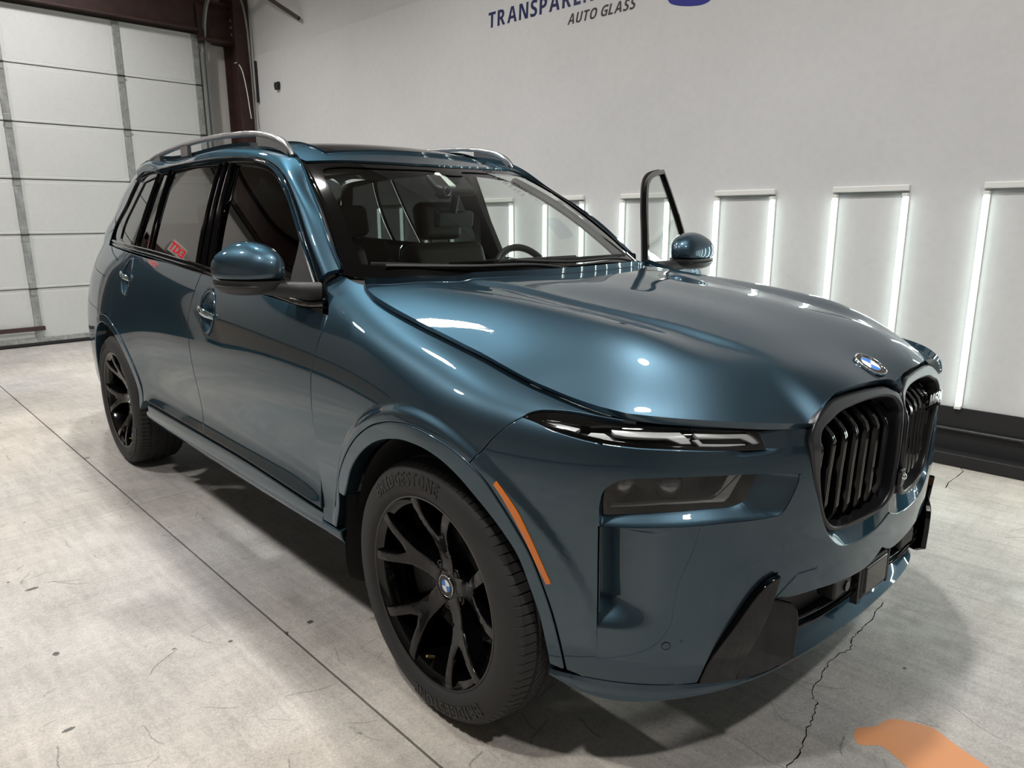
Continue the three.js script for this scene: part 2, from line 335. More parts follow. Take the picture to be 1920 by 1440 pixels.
// planar uv in metres from two axes
function metreUV(g, a, b) { const p = g.attributes.position, uv = new Float32Array(p.count * 2); for (let i = 0; i < p.count; i++) { uv[2 * i] = p.getComponent(i, a); uv[2 * i + 1] = p.getComponent(i, b); } g.setAttribute('uv', new THREE.BufferAttribute(uv, 2)); return g; }
// ---------- the car's base surfaces (car axes: x forward from the front axle, y up, z to its right) ----------
const SX = [0, -.3, -.62, -1.0, -1.75, -2.4, -3.1, -3.5, -3.85, -4.1];
const ROWY = [
  [.30, .325, .335, .335, .335, .335, .335, .33, .33, .33],
  [.385, .395, .40, .40, .40, .40, .40, .39, .39, .39],
  [.485, .49, .495, .495, .495, .495, .495, .49, .49, .5],
  [.62, .62, .62, .62, .62, .63, .64, .64, .64, .64],
  [.75, .77, .78, .78, .79, .80, .82, .82, .82, .82],
  [.87, .90, .93, .93, .95, .97, .99, 1.0, 1.0, 1.0],
  [.955, 1.0, 1.05, 1.06, 1.09, 1.12, 1.15, 1.16, 1.165, 1.165],
  [1.015, 1.07, 1.138, 1.152, 1.188, 1.225, 1.258, 1.275, 1.28, 1.28],
  [1.052, 1.108, 1.185, 1.22, 1.26, 1.30, 1.34, 1.35, 1.36, 1.36],
  [1.068, 1.129, 1.215, 1.30, 1.34, 1.38, 1.42, 1.43, 1.43, 1.43]];
const ROWZ = [
  [.915, .92, .925, .93, .93, .93, .92, .91, .88, .82],
  [.938, .945, .968, .975, .977, .975, .955, .94, .91, .85],
  [.955, .955, .958, .960, .963, .965, .968, .955, .92, .85],
  [.97, .965, .958, .957, .962, .967, .98, .965, .925, .845],
  [.98, .972, .968, .97, .976, .98, .985, .965, .92, .84],
  [.985, .972, .965, .97, .977, .98, .968, .94, .89, .81],
  [.972, .957, .94, .95, .958, .958, .93, .895, .835, .745],
  [.940, .925, .888, .908, .92, .918, .877, .835, .775, .69],
  [.885, .875, .835, .872, .885, .88, .835, .79, .74, .66],
  [.82, .815, .772, .83, .845, .835, .79, .75, .70, .62]];
const ROWXF = [.818, .834, .846, .856, .855, .850, .842, .834, .829, .826];
const ROWN = [2.8, 2.8, 2.7, 2.65, 2.65, 2.65, 2.7, 2.8, 2.95, 3.1];
const FPHI = [0, 20, 35, 48, 62, 78, 90].map(d => d * Math.PI / 180);
const FY = [                       // row heights round the nose
  [.30, .30, .30, .30, .30, .30, .30], [.38, .38, .38, .38, .38, .383, .385], [.48, .48, .48, .48, .48, .482, .485],
  [.61, .61, .61, .61, .615, .62, .62], [.725, .725, .725, .73, .735, .745, .75], [.83, .83, .83, .835, .845, .86, .87],
  [.895, .895, .895, .90, .915, .94, .955], [.930, .930, .932, .94, .955, .99, 1.015], [.945, .945, .95, .96, .975, 1.02, 1.052], [.955, .955, .962, .974, .985, 1.036, 1.068]];
const BV = [0, .085, .185, .32, .46, .60, .705, .785, .86, .935];
const BR = .95, UF = Math.PI / 2 * BR;
const rowsB = BV.map((_, j) => {
  const xs = SX.slice().reverse(), sy = spline(xs, ROWY[j].slice().reverse()), sz = spline(xs, ROWZ[j].slice().reverse()), fy = spline(FPHI, FY[j]);
  const z0 = ROWZ[j][0], xf = ROWXF[j], n = ROWN[j];
  const slope = (sz(0) - sz(-.01)) / .01;
  return u => {
    if (u < UF) {
      const ph = u / BR, s = Math.sign(ph), a = Math.abs(ph), c = Math.cos(a), d = Math.sin(a), r = 1 / Math.pow(Math.pow(Math.max(c, 1e-6) / xf, n) + Math.pow(Math.max(d, 1e-6) / z0, n), 1 / n);
      const x = r * c;
      return V3(x, fy(a), s * (r * d + slope * x * Math.exp(-x / .12) * smooth(0, 1, a)));
    }
    const x = UF - u;
    if (x > -4.1) return V3(x, sy(x), sz(x));
    const t = clamp((-4.1 - x) / .9, 0, 1), a = t * Math.PI / 2;
    return V3(-4.1 - .17 * Math.sin(a) ** .8, sy(-4.1), sz(-4.1) * Math.cos(a) ** .7);
  };
});
const surfB0 = loft(rowsB, BV);
const G2 = (x, a) => Math.exp(-x * x / (a * a));
const surfB = (u, v) => {           // wheel arch flares on top of the loft
  const p = surfB0(u, v);
  p.z += .016 * (G2(p.x, .42) * smooth(1.06, .80, p.y) + G2(p.x + 3.105, .45) * smooth(1.1, .85, p.y)) * (u > .6 ? smooth(.6, 1.3, u) : 0);
  return p;
};
// greenhouse side: z over (x, y)
const gzb = spline([-4.2, -3.8, -3.5, -3.2, -2.8, -2.2, -1.75, -1.3, -.93, -.55], [.70, .79, .838, .868, .895, .912, .915, .905, .885, .868]);
const ga = spline([-4.2, -3.3, -2.9, -1.86, -1.3, -.93, -.55], [.36, .38, .40, .41, .44, .45, .44]);
const surfG = (x, y) => V3(x, y, gzb(x) - ga(x) * (y - 1.15) + .10 * (y - 1.15) * (1.7 - y));
// windscreen
const wsLow = spline3([0, .3, .55, .8, 1], [[-.43, 1.207, 0], [-.45, 1.208, .26], [-.50, 1.212, .47], [-.59, 1.217, .67], [-.70, 1.228, .79]]);
const wsTop = spline3([0, .3, .55, .8, 1], [[-1.18, 1.645, 0], [-1.19, 1.646, .2], [-1.215, 1.648, .37], [-1.26, 1.648, .51], [-1.32, 1.642, .60]]);
const surfW = (s, t) => {
  const a = Math.abs(s), p = wsLow(a).lerp(wsTop(a), t), b = 4 * t * (1 - t);
  p.x += .018 * b; p.y += .028 * b; if (s < 0) p.z = -p.z; return p;
};
// bonnet: y over (x, z)
const HX = [-.66, -.45, -.2, .05, .25, .42, .55, .66, .75, .82, .87], HZ = [0, .2, .4, .57, .70, .81];
const HT = [
  [1.228, 1.228, 1.228, 1.222, 1.218, 1.224],
  [1.218, 1.219, 1.220, 1.214, 1.195, 1.166],
  [1.209, 1.210, 1.208, 1.198, 1.160, 1.108],
  [1.190, 1.190, 1.178, 1.176, 1.126, 1.062],
  [1.166, 1.166, 1.153, 1.150, 1.095, 1.015],
  [1.138, 1.138, 1.126, 1.117, 1.058, .985],
  [1.106, 1.107, 1.096, 1.066, 1.010, .967],
  [1.068, 1.071, 1.056, 1.004, .966, .950],
  [1.028, 1.036, 1.002, .943, .938, .930],
  [.980, .992, .945, .912, .918, .918],
  [.925, .942, .890, .870, .88, .89]];
const hRows = HT.map(r => spline([...HZ.slice(1).map(z => -z).reverse(), ...HZ], [...r.slice(1).reverse(), ...r]));
let hz = NaN, hsp = null;
const hoodY = (x, z) => { if (z !== hz) { hsp = spline(HX, hRows.map(f => f(z))); hz = z; } return hsp(x); };
const crease = (d, w) => Math.log(1 + Math.exp(d / w)) * w;    // soft ramp
const surfH = (z, x) => {           // u = z across, v = x along
  let y = hoodY(x, z);
  return V3(x, y, z);
};
// roof: y over (x, z)
const roofC = spline([-4.2, -3.8, -3.3, -2.7, -2.1, -1.6, -1.3, -1.1], [1.70, 1.745, 1.785, 1.802, 1.80, 1.772, 1.716, 1.66]);
const surfR = (z, x) => V3(x, roofC(x) - .032 * (z / .62) ** 2 - .022 * (z / .62) ** 4, z);
// kidney face: x over (z, y)
const surfK = (z, y) => V3(.868 - .6 * Math.max(0, y - .88) ** 1.3 - (Math.sqrt(z * z + .0009) - .03) * (.135 - .2 * Math.max(0, y - .8)) - .1 * z ** 4, y, z);
// ---------- outlines on the body surface (u round the nose and along the side, v up), measured on the car ----------
const SHUT = [[2.083, 0.935], [2.035, 0.913], [1.972, 0.907], [1.811, 0.930], [1.674, 0.942], [1.549, 0.942], [1.420, 0.937], [1.293, 0.931], [1.188, 0.928], [1.116, 0.929], [1.049, 0.921], [0.975, 0.900], [0.912, 0.876]];
const DRLTOP = [[1.152, 0.770], [1.140, 0.795], [1.122, 0.819], [1.094, 0.841], [1.033, 0.872], [0.977, 0.878], [0.907, 0.874], [0.826, 0.872], [0.731, 0.867], [0.610, 0.839], [0.525, 0.810], [0.452, 0.788]];
const DRLBOT = [[1.152, 0.770], [1.121, 0.767], [1.076, 0.752], [1.032, 0.743], [0.984, 0.735], [0.935, 0.732], [0.886, 0.731], [0.825, 0.732], [0.747, 0.729], [0.664, 0.723], [0.588, 0.714]];
const SEAM = [[1.152, 0.770], [1.185, 0.721], [1.215, 0.672], [1.237, 0.631], [1.270, 0.576]];
const ARCHF_OUT = [[1.270, 0.576], [1.329, 0.605], [1.400, 0.619], [1.461, 0.623], [1.515, 0.617], [1.572, 0.602], [1.630, 0.581], [1.701, 0.546], [1.781, 0.491], [1.848, 0.437], [1.912, 0.376], [1.950, 0.329], [1.972, 0.289], [1.978, 0.245]];
const ARCHF_LOW = [[1.227, 0.539], [1.184, 0.475], [1.146, 0.407], [1.114, 0.340], [1.089, 0.266], [1.066, 0.182], [1.050, 0.091], [1.043, 0.012]];
const ARCHF_IN = [[1.937, 0.245], [1.901, 0.303], [1.866, 0.355], [1.814, 0.404], [1.740, 0.458], [1.667, 0.503], [1.588, 0.538], [1.512, 0.560], [1.433, 0.565], [1.368, 0.552], [1.312, 0.522], [1.263, 0.477], [1.216, 0.425], [1.181, 0.378], [1.149, 0.324], [1.123, 0.245], [1.101, 0.161], [1.090, 0.077], [1.087, 0.021]];
const POCKET = [[0.960, 0.456], [0.880, 0.462], [0.788, 0.467], [0.691, 0.473], [0.580, 0.474], [0.542, 0.478], [0.523, 0.501], [0.491, 0.576], [0.491, 0.596], [0.579, 0.621], [0.730, 0.632], [0.854, 0.624], [0.913, 0.612], [0.937, 0.594], [0.953, 0.569], [0.961, 0.525]];
const LAMPPOLY = [[0.956, 0.545], [0.943, 0.579], [0.916, 0.603], [0.853, 0.617], [0.762, 0.626], [0.654, 0.623], [0.587, 0.613], [0.600, 0.579], [0.622, 0.525], [0.647, 0.510], [0.726, 0.504], [0.820, 0.495], [0.910, 0.483], [0.956, 0.475]];
const FINA = [[0.720, 0.002], [0.695, 0.099], [0.642, 0.192], [0.600, 0.254], [0.572, 0.280], [0.536, 0.294], [0.552, 0.221], [0.596, 0.093], [0.620, -0.009]];
const TOW = [[0.534, 0.222], [0.467, 0.275], [0.389, 0.272], [0.380, 0.263], [0.387, 0.206]];
const MARKER = [[1.194, 0.546], [1.181, 0.527], [1.160, 0.496], [1.139, 0.459], [1.112, 0.392], [1.090, 0.333], [1.070, 0.283], [1.064, 0.272], [1.078, 0.267], [1.100, 0.316], [1.125, 0.379], [1.156, 0.450], [1.183, 0.504], [1.202, 0.532]];
const SENSORS = [[1.017, 0.206], [0.807, 0.131]];
const CHIN = [[-0.107, 0.289], [0.085, 0.301], [0.235, 0.299], [0.293, 0.310], [0.332, 0.332], [0.361, 0.363], [0.391, 0.421], [0.414, 0.489], [0.437, 0.566], [0.452, 0.647], [0.458, 0.714], [0.458, 0.782]];
const BUMPLOW = [[0.552, 0.221], [0.487, 0.210], [0.386, 0.203], [0.234, 0.187], [0.087, 0.184], [-0.057, 0.182]];
const LIPSEAM = [[1.043, 0.010], [0.952, -0.002], [0.838, 0.006], [0.720, 0.002]];
const CUT = [[0.961, 0.456], [0.964, 0.340], [0.967, 0.217]];
const DRL0 = [[1.108, 0.786], [1.066, 0.799], [1.014, 0.798], [1.023, 0.775], [1.045, 0.776]];
const DRL1 = [[0.990, 0.784], [0.960, 0.791], [0.935, 0.757], [0.972, 0.758], [0.998, 0.767]];
const DRL2 = [[0.948, 0.824], [0.794, 0.846], [0.767, 0.761], [0.792, 0.760], [0.824, 0.794], [0.912, 0.790], [0.937, 0.796]];
const DRL3 = [[0.765, 0.839], [0.628, 0.807], [0.591, 0.740], [0.621, 0.746], [0.649, 0.784], [0.755, 0.802]];
const DRL4 = [[0.764, 0.782], [0.752, 0.783], [0.741, 0.756], [0.637, 0.744], [0.634, 0.737], [0.751, 0.748]];
const LOWBAR = [[0.623, 0.616], [0.618, 0.615], [0.655, 0.532], [0.668, 0.517], [0.726, 0.518], [0.821, 0.513], [0.941, 0.495], [0.944, 0.499], [0.821, 0.520], [0.700, 0.527], [0.683, 0.542]];
const LOWBAR2 = [[0.655, 0.619], [0.625, 0.615], [0.659, 0.549], [0.680, 0.532], [0.694, 0.541], [0.677, 0.560]];
const KID_OUT = [[0.424, 0.931], [0.406, 0.950], [0.371, 0.971], [0.325, 0.987], [0.261, 0.992], [0.183, 0.992], [0.110, 0.989], [0.071, 0.986], [0.033, 0.972], [0.009, 0.960], [-0.002, 0.925], [0.013, 0.879], [0.011, 0.795], [0.019, 0.725], [0.018, 0.685], [0.050, 0.657], [0.101, 0.646], [0.204, 0.642], [0.265, 0.638], [0.296, 0.642], [0.327, 0.657], [0.362, 0.703], [0.387, 0.768], [0.418, 0.846], [0.433, 0.910]];
const KID_IN = [[0.389, 0.908], [0.375, 0.926], [0.350, 0.935], [0.297, 0.952], [0.232, 0.959], [0.151, 0.962], [0.073, 0.957], [0.033, 0.944], [0.015, 0.919], [0.023, 0.895], [0.024, 0.813], [0.030, 0.747], [0.039, 0.699], [0.078, 0.664], [0.144, 0.652], [0.217, 0.648], [0.268, 0.652], [0.299, 0.660], [0.332, 0.688], [0.354, 0.733], [0.373, 0.801]];
const HOODK = [[0.495, 0.789], [0.441, 0.813], [0.410, 0.807], [0.367, 0.802], [0.318, 0.801], [0.260, 0.809], [0.184, 0.817], [0.094, 0.818], [0.040, 0.820], [0.006, 0.831], [-0.005, 0.843]];
const HREAR = [[0.740, -0.591], [0.602, -0.476], [0.444, -0.383], [0.195, -0.378], [0.045, -0.388]];
const EMBL = [[0.001, 0.762], [0.035, 0.729], [-0.036, 0.794]];
const cf = (L, ...ix) => L.map((p, i) => [p[0], p[1], ix.includes(i) || ix.includes(i - L.length) ? 1 : 0]);
const DRL_END = [DRLTOP[9][0], DRLTOP[9][1] - .006];
const BLADE = [V3(0.787, 0.518, 0.519), V3(0.807, 0.504, 0.484), V3(0.819, 0.494, 0.462), V3(0.825, 0.481, 0.452), V3(0.827, 0.457, 0.447), V3(0.828, 0.421, 0.445), V3(0.825, 0.353, 0.448), V3(0.817, 0.351, 0.461), V3(0.763, 0.391, 0.555)];
const FOOT = [V3(0.763, 0.388, 0.554), V3(0.817, 0.348, 0.459), V3(0.824, 0.350, 0.448), V3(0.786, 0.318, 0.496), V3(0.739, 0.296, 0.561)];
// ---------- the hall ----------
const WZ = -2.63, BX = -8.48, FX = 7, RZ = 7.5;
{
  const sub = box(FX - BX + .4, .2, RZ - WZ + .4, (FX + BX) / 2, -.125, (RZ + WZ) / 2); 
  const floor = struct('floor', metreUV(sub, 0, 2), M.slabGap, 'pale burnished concrete floor slab with saw-cut joints', 'floor');
  // saw-cut slabs: a long joint beside the car and cross joints
  const jz = x => .898 + (x + 6.23) * .0302, xs = [BX - .1, -6.34, -2.38, 1.72, 5.6, FX + .1];
  const g = .0026, gl = .0052;
  for (let i = 0; i < xs.length - 1; i++) for (let k = 0; k < 3; k++) {
    const lo = x => k === 0 ? WZ - .1 : k === 1 ? jz(x) : jz(x) + 3.9, hi = x => k === 0 ? jz(x) : k === 1 ? jz(x) + 3.9 : RZ + .1;
    const x0 = xs[i] + g, x1 = xs[i + 1] - g;
    const s = prism([[x0, -(lo(x0) + gl)], [x1, -(lo(x1) + gl)], [x1, -(hi(x1) - gl)], [x0, -(hi(x0) - gl)]].reverse(), .024, .0015);
    s.rotateX(-Math.PI / 2); s.translate(0, -.0255, 0);
    part('concrete_slab', metreUV(s, 0, 2), M.conc, floor);
  }
  // the crack that runs out from under the nose
  const pts = [[0.679, -0.624], [0.689, -0.501], [0.688, -0.425], [0.687, -0.352], [0.687, -0.306], [0.697, -0.261], [0.710, -0.225], [0.691, -0.176], [0.686, -0.087], [0.693, -0.054], [0.702, 0.042], [0.718, 0.103], [0.740, 0.124], [0.750, 0.164], [0.767, 0.214], [0.774, 0.276], [0.794, 0.340], [0.798, 0.407], [0.799, 0.453], [0.811, 0.514]];
  const cr2 = rng(5), fine = []; pts.forEach((p, i) => { if (i) for (let k = 1; k < 4; k++) { const q = pts[i - 1], t = k / 4; fine.push([lerp(q[0], p[0], t) + (cr2() - .5) * .012, lerp(q[1], p[1], t) + (cr2() - .5) * .012]); } fine.push(p); });
  const ribbon = (P, w) => { const pos = []; for (let i = 0; i < P.length - 1; i++) { const a = P[i], b = P[i + 1], wa = w * (.5 + cr2()), wb = w * (.5 + cr2()); pos.push(a[0] - wa, .0006, a[1], a[0] + wa, .0006, a[1], b[0] + wb, .0006, b[1], a[0] - wa, .0006, a[1], b[0] + wb, .0006, b[1], b[0] - wb, .0006, b[1]); } const gg = geom(pos); for (let i = 0; i < gg.attributes.normal.count; i++) gg.attributes.normal.setXYZ(i, 0, 1, 0); return gg; };
  part('crack', ribbon(fine, .0014), M.crack, floor, 'jagged crack in the concrete');
  part('crack', ribbon([[0.411, -2.604], [0.452, -2.552], [0.492, -2.476], [0.491, -2.341], [0.484, -2.217], [0.497, -2.117]], .0016), M.crack, floor);
  
}
{ // patch of orange floor coating
  const P = outline([[0.873, 0.186], [0.873, 0.159], [0.905, 0.116], [0.915, 0.079], [0.929, 0.049], [0.969, 0.026], [1.026, 0.009], [1.061, 0.025], [1.105, 0.047], [1.145, 0.063], [1.195, 0.082], [1.226, 0.116], [1.208, 0.195], [1.139, 0.251], [1.078, 0.250], [1.024, 0.224], [0.978, 0.201], [0.948, 0.188], [0.897, 0.225]].map(p => [p[0], -p[1]]), .015);
  const s = new THREE.ExtrudeGeometry(new THREE.Shape(P.map(p => new THREE.Vector2(p[0], p[1]))), { depth: .0005, bevelEnabled: false });
  s.rotateX(-Math.PI / 2); one('floor_stain', metreUV(s, 0, 2), M.stain, 'orange coating patch on the concrete floor in front of the car', 'stain');
}
const wallL = struct('wall_left', metreUV(box(FX - BX + .4, 6, .2, (FX + BX) / 2, 2.8, WZ - .12), 0, 1), M.wall, 'smooth white wall with lettering and light tubes', 'wall');
part('wall_panel', metreUV(box(FX + 7.95, 3.465 - .32, .02, (FX - 7.95) / 2, (3.465 + .32) / 2, WZ - .01), 0, 1), M.wall, wallL);
struct('wall_back', metreUV(box(.2, 3.85, RZ - WZ + .4, BX - .12, 1.8, (RZ + WZ) / 2), 2, 1), M.wallOld, 'white painted back wall around the sectional door', 'wall');
struct('wall_right', metreUV(box(FX - BX + .4, 6, .2, (FX + BX) / 2, 2.8, RZ + .1), 0, 1), M.wallFar, 'off-white wall opposite the lettered wall', 'wall');
struct('wall_front', metreUV(box(.2, 6, RZ - WZ + .4, FX + .1, 2.8, (RZ + WZ) / 2), 2, 1), M.wallOld, 'off-white wall facing the sectional door', 'wall');
struct('ceiling', box(FX - BX + .4, .2, RZ - WZ + .4, (FX + BX) / 2, CEIL + .55, (RZ + WZ) / 2), M.ceil, 'bare steel underside of the roof', 'ceiling');
{ // black base along the lettered wall
  const b = struct('baseboard_left', metreUV(box(FX + 7.6, .33, .012, (FX - 7.6) / 2, .165, WZ + .006), 0, 1), M.black, 'tall black baseboard on the white wall', 'baseboard');
  part('kick_ledge', box(FX + 7.6, .075, .10, (FX - 7.6) / 2, .0375, WZ + .055, .006), M.black, b, 'low black ledge on the floor');
  const r = struct('baseboard_right', box(FX - BX, .22, .02, (FX + BX) / 2, .11, RZ - .01), M.black, 'black baseboard on the opposite wall', 'baseboard');
  const pipe = thing('conduit', 'thin black conduit clipped along the black baseboard', 'conduit', [0, .2, WZ + .024]);
  const pg = new THREE.CylinderGeometry(.011, .011, FX + 7.5, 12); pg.rotateZ(Math.PI / 2); pg.translate((FX - 7.5) / 2, 0, 0); part('tube', pg, M.blackPipe, pipe);
  for (let x = -6.9; x < FX; x += .92) part('clip', box(.016, .034, .03, x + .28, .002, 0, .003), M.blackPipe, pipe);
}
// ---------- wall tubes in goal-post frames ----------
for (let k = -2; k < 8; k++) {
  const xr = .391 - .4085 * 2 * k + .4085, xl = xr - .4085;       // a pair joined by a trunking at the top
  const t = thing('tube_light', 'goal-post frame of two glowing white tubes on the white wall', 'light', [(xl + xr) / 2, .34, WZ], 'light frames along the white wall');
  for (const s of [-1, 1]) {
    const x = s * .2043;
    part('backing_channel', box(.036, 1.22, .012, x, .605, .006, .003), M.trimW, t);
    const tg = new THREE.CapsuleGeometry(.015, 1.16, 4, 12); tg.translate(x, .6, .026); part('glow_tube', tg, M.tube, t);
    part('end_cap', box(.034, .02, .034, x, 1.205, .02, .004), M.trimW, t); part('end_cap', box(.034, .02, .034, x, -.005, .02, .004), M.trimW, t);
    const L = new THREE.RectAreaLight(0xf0fff8, TUBE_POWER, .026, 1.16); L.position.set(x, .6, .042); L.lookAt(t.position.x + x, .94, 5); t.add(L);
    L.rotation.set(0, Math.PI, 0);
  }
  part('trunking', box(.44, .035, .03, 0, 1.245, .015, .006), M.trimW, t);
  part('lead', box(.37, .008, .012, 0, 1.218, .012), M.galv, t);
}
// ---------- lettering on the wall ----------
function letters(parent, str, size, x0, y0, z, mat, shear = 0, pitch = 0) {
  let x = x0;
  for (const ch of str) {
    if (ch === ' ') { x += size * .38; continue; }
    const g = new TextGeometry(ch, { font, size, depth: .0015, curveSegments: 4, bevelEnabled: false });
    g.computeBoundingBox(); const w = g.boundingBox.max.x, x1 = g.boundingBox.min.x;
    if (shear) g.applyMatrix4(new THREE.Matrix4().set(1, shear, 0, 0, 0, 1, 0, 0, 0, 0, 1, 0, 0, 0, 0, 1));
    g.translate(x - x1, y0, z); part('letter', g, mat, parent); x += (w - x1) + size * .12 + pitch;
  }
  return x;
}
{
  const t = thing('wall_lettering', 'dark navy capital lettering high on the white wall', 'lettering', [-3.576, 3.05, WZ]);
  letters(t, 'TRANSPARENT', .125, 0, 0, .0005, M.navy, .06, .012);
  const a = thing('wall_lettering', 'charcoal slanted lettering under the navy capitals', 'lettering', [-2.66, 2.92, WZ]);
  letters(a, 'AUTO GLASS', .076, 0, 0, .0005, M.charc, .28, .004);
  const P = outline([[-.335, .40, 1], [.14, .40, 1], [.075, .075], [.04, .02], [-.02, .0], [-.235, .035], [-.30, .075]].map(p => [p[0], p[1], p[2]]), .01);
  const g = prism(P, .0015, 0); g.translate(-1.42, 2.84, WZ + .0005);
  one('wall_emblem', g, M.blue, 'blue rounded emblem beside the wall lettering', 'emblem');
}
{ // small black bracket on the wall
  const g = prism([[-.03, -.035], [.03, -.035], [.04, .02], [.036, .04], [.015, .035], [-.03, .042], [-.045, .01]], .03, .006); g.translate(-7.37, 3.035, WZ + .006);
  one('wall_bracket', g, M.black, 'small black bracket on the white wall near the corner', 'bracket');
}
// ---------- sectional door in the back wall ----------
{
  const X = BX + .08, y0 = .05, H = .611, zr = -2.09, z1 = 1.04, nsec = 6;
  const d = thing('sectional_door', 'white sectional garage door with galvanised stiles', 'garage door', [X, y0, 0]);
  const stile = [-2.06, -1.135, .085, 1.01];
  for (let k = 0; k < nsec; k++) for (let i = 0; i < stile.length - 1; i++) {
    const za = stile[i], zb = stile[i + 1], p = grp('door_panel', d);
    part('panel_frame', metreUV(box(.02, H - .006, zb - za - .002, 0, (k + .5) * H, (za + zb) / 2, .004), 2, 1), M.doorW, p);
    part('panel_face', metreUV(box(.012, H - .075, zb - za - .14, .006, (k + .5) * H, (za + zb) / 2, .004), 2, 1), M.doorW, p);
    part('panel_lip', box(.03, .03, zb - za, .006, k * H + .02, (za + zb) / 2, .006), M.doorW, p);
  }
  for (const z of stile) for (let k = 0; k < nsec; k++) {
    const s = part('stile', metreUV(box(.03, H - .02, .075, .016, (k + .5) * H, z, .004), 2, 1), M.galv, d);
    if (k) { const h = grp('hinge', d); part('hinge_leaf', box(.008, .15, .062, .034, k * H, z, .003), M.galv, h); const c = new THREE.CylinderGeometry(.009, .009, .085, 10); c.rotateX(Math.PI / 2); c.translate(.042, k * H, z); part('hinge_pin', c, M.plastic, h); }
  }
  part('bottom_rail', metreUV(box(.045, .055, z1 - zr, .01, .02, (z1 + zr) / 2, .004), 2, 1), M.galv, d);
  part('bottom_seal', box(.05, .035, z1 - zr, .01, -.025, (z1 + zr) / 2, .008), M.rubber, d);
  part('slide_bolt', box(.03, .05, .75, .05, .155, .40, .004), M.beam, d, 'dark steel slide bar');
}
{ // steel frame round the door
  const hd = thing('header_beam', 'dark brown steel header beam above the garage door', 'beam', [BX + .10, 3.74, 0]);
  part('web', metreUV(box(.03, .42, 9.3, 0, .215, 2.57), 2, 1), M.beam, hd); part('flange', metreUV(box(.12, .018, 9.3, .05, .012, 2.57), 0, 2), M.beam, hd); part('flange', metreUV(box(.14, .018, 9.3, .05, .43, 2.57), 0, 2), M.beam, hd);
  const jb = thing('knee_beam', 'short brown steel beam bolted to the corner column', 'beam', [BX + .16, 3.63, -2.33]);
  part('web', metreUV(box(.02, .42, .48, 0, .24, 0), 2, 1), M.beam, jb); part('flange', metreUV(box(.14, .03, .48, .03, .015, 0), 2, 0), M.beam, jb); part('flange', metreUV(box(.14, .03, .48, .03, .46, 0), 2, 0), M.beam, jb);
  for (let k = 0; k < 3; k++) { const b = new THREE.CylinderGeometry(.017, .017, .02, 6); b.rotateZ(Math.PI / 2); b.translate(.02, .13 + k * .085, -.19); part('bolt', b, M.galv, jb); }
  const c = thing('steel_column', 'dark brown steel column in the corner of the hall', 'column', [-8.22, 0, -2.53]);
  part('web', metreUV(box(.34, CEIL + .3, .016, 0, (CEIL + .3) / 2, 0), 0, 1), M.beam, c); part('flange', metreUV(box(.016, CEIL + .3, .18, .17, (CEIL + .3) / 2, 0), 2, 1), M.beam, c); part('flange', metreUV(box(.016, CEIL + .3, .18, -.17, (CEIL + .3) / 2, 0), 2, 1), M.beam, c);
  const tr = thing('door_track', 'galvanised track bending overhead beside the garage door', 'track', [BX + .17, 0, -2.16]);
  const path = curve3([[0, .0, 0], [0, 1.5, 0], [0, 3.45, 0], [.04, 3.85, 0], [.22, 4.1, 0], [.6, 4.19, -.02], [1.6, 4.24, -.04], [3.0, 4.26, -.05]], 60);
  part('rail', sweep(path, [[-.03, -.012], [.03, -.012], [.03, .012], [.022, .012], [.022, -.004], [-.022, -.004], [-.022, .012], [-.03, .012]], { up: V3(0, 0, 1), smoothSec: false }), M.galv, tr);
  part('angle', box(.02, 3.5, .04, -.03, 1.75, .035), M.galv, tr);
  const bar = thing('tie_rod', 'brown steel brace running up from the white wall', 'brace', [-6.73, 3.69, WZ + .03]);
  part('rod', sweep([V3(0, 0, 0), V3(-.3, .2, .12), V3(-.9, .62, .4)], [[-.02, -.02], [.02, -.02], [.02, .02], [-.02, .02]], {}), M.beam, bar);
  const cn = thing('grey_conduit', 'thin grey conduit curving down the corner column', 'conduit', [-7.93, 0, WZ + .05]);
  part('tube', sweep(curve3([[-.02, 0, 0], [-.02, 1.5, 0], [-.02, 2.9, 0], [-.03, 3.4, 0], [-.035, 3.9, .02], [-.04, 4.15, .08], [-.04, 4.25, .25], [-.05, 4.26, .6]], 50), ring2(.014, .014, 10), { up: V3(1, 0, .3) }), M.galv, cn);
  part('strap', box(.03, .5, .02, .03, 3.15, -.03), M.black, cn);
  const cb = thing('cable', 'thin pale cable looped across the corner column', 'cable', [-8.2, 3.4, -2.48]);
  part('lead', sweep(curve3([[0, 0, 0], [.12, -.02, .02], [.2, -.1, .01], [.24, -.3, -.01], [.26, -.7, -.04]], 24), ring2(.006, .006, 8), { up: V3(0, 0, 1) }), M.trimW, cb);
  const jp = thing('jamb_panel', 'pale wall panel between garage door and corner column', 'panel', [BX + .05, 0, -2.32]);
  part('sheet', metreUV(box(.03, 3.62, .42, 0, 1.81, 0), 2, 1), M.wallOld, jp);
}
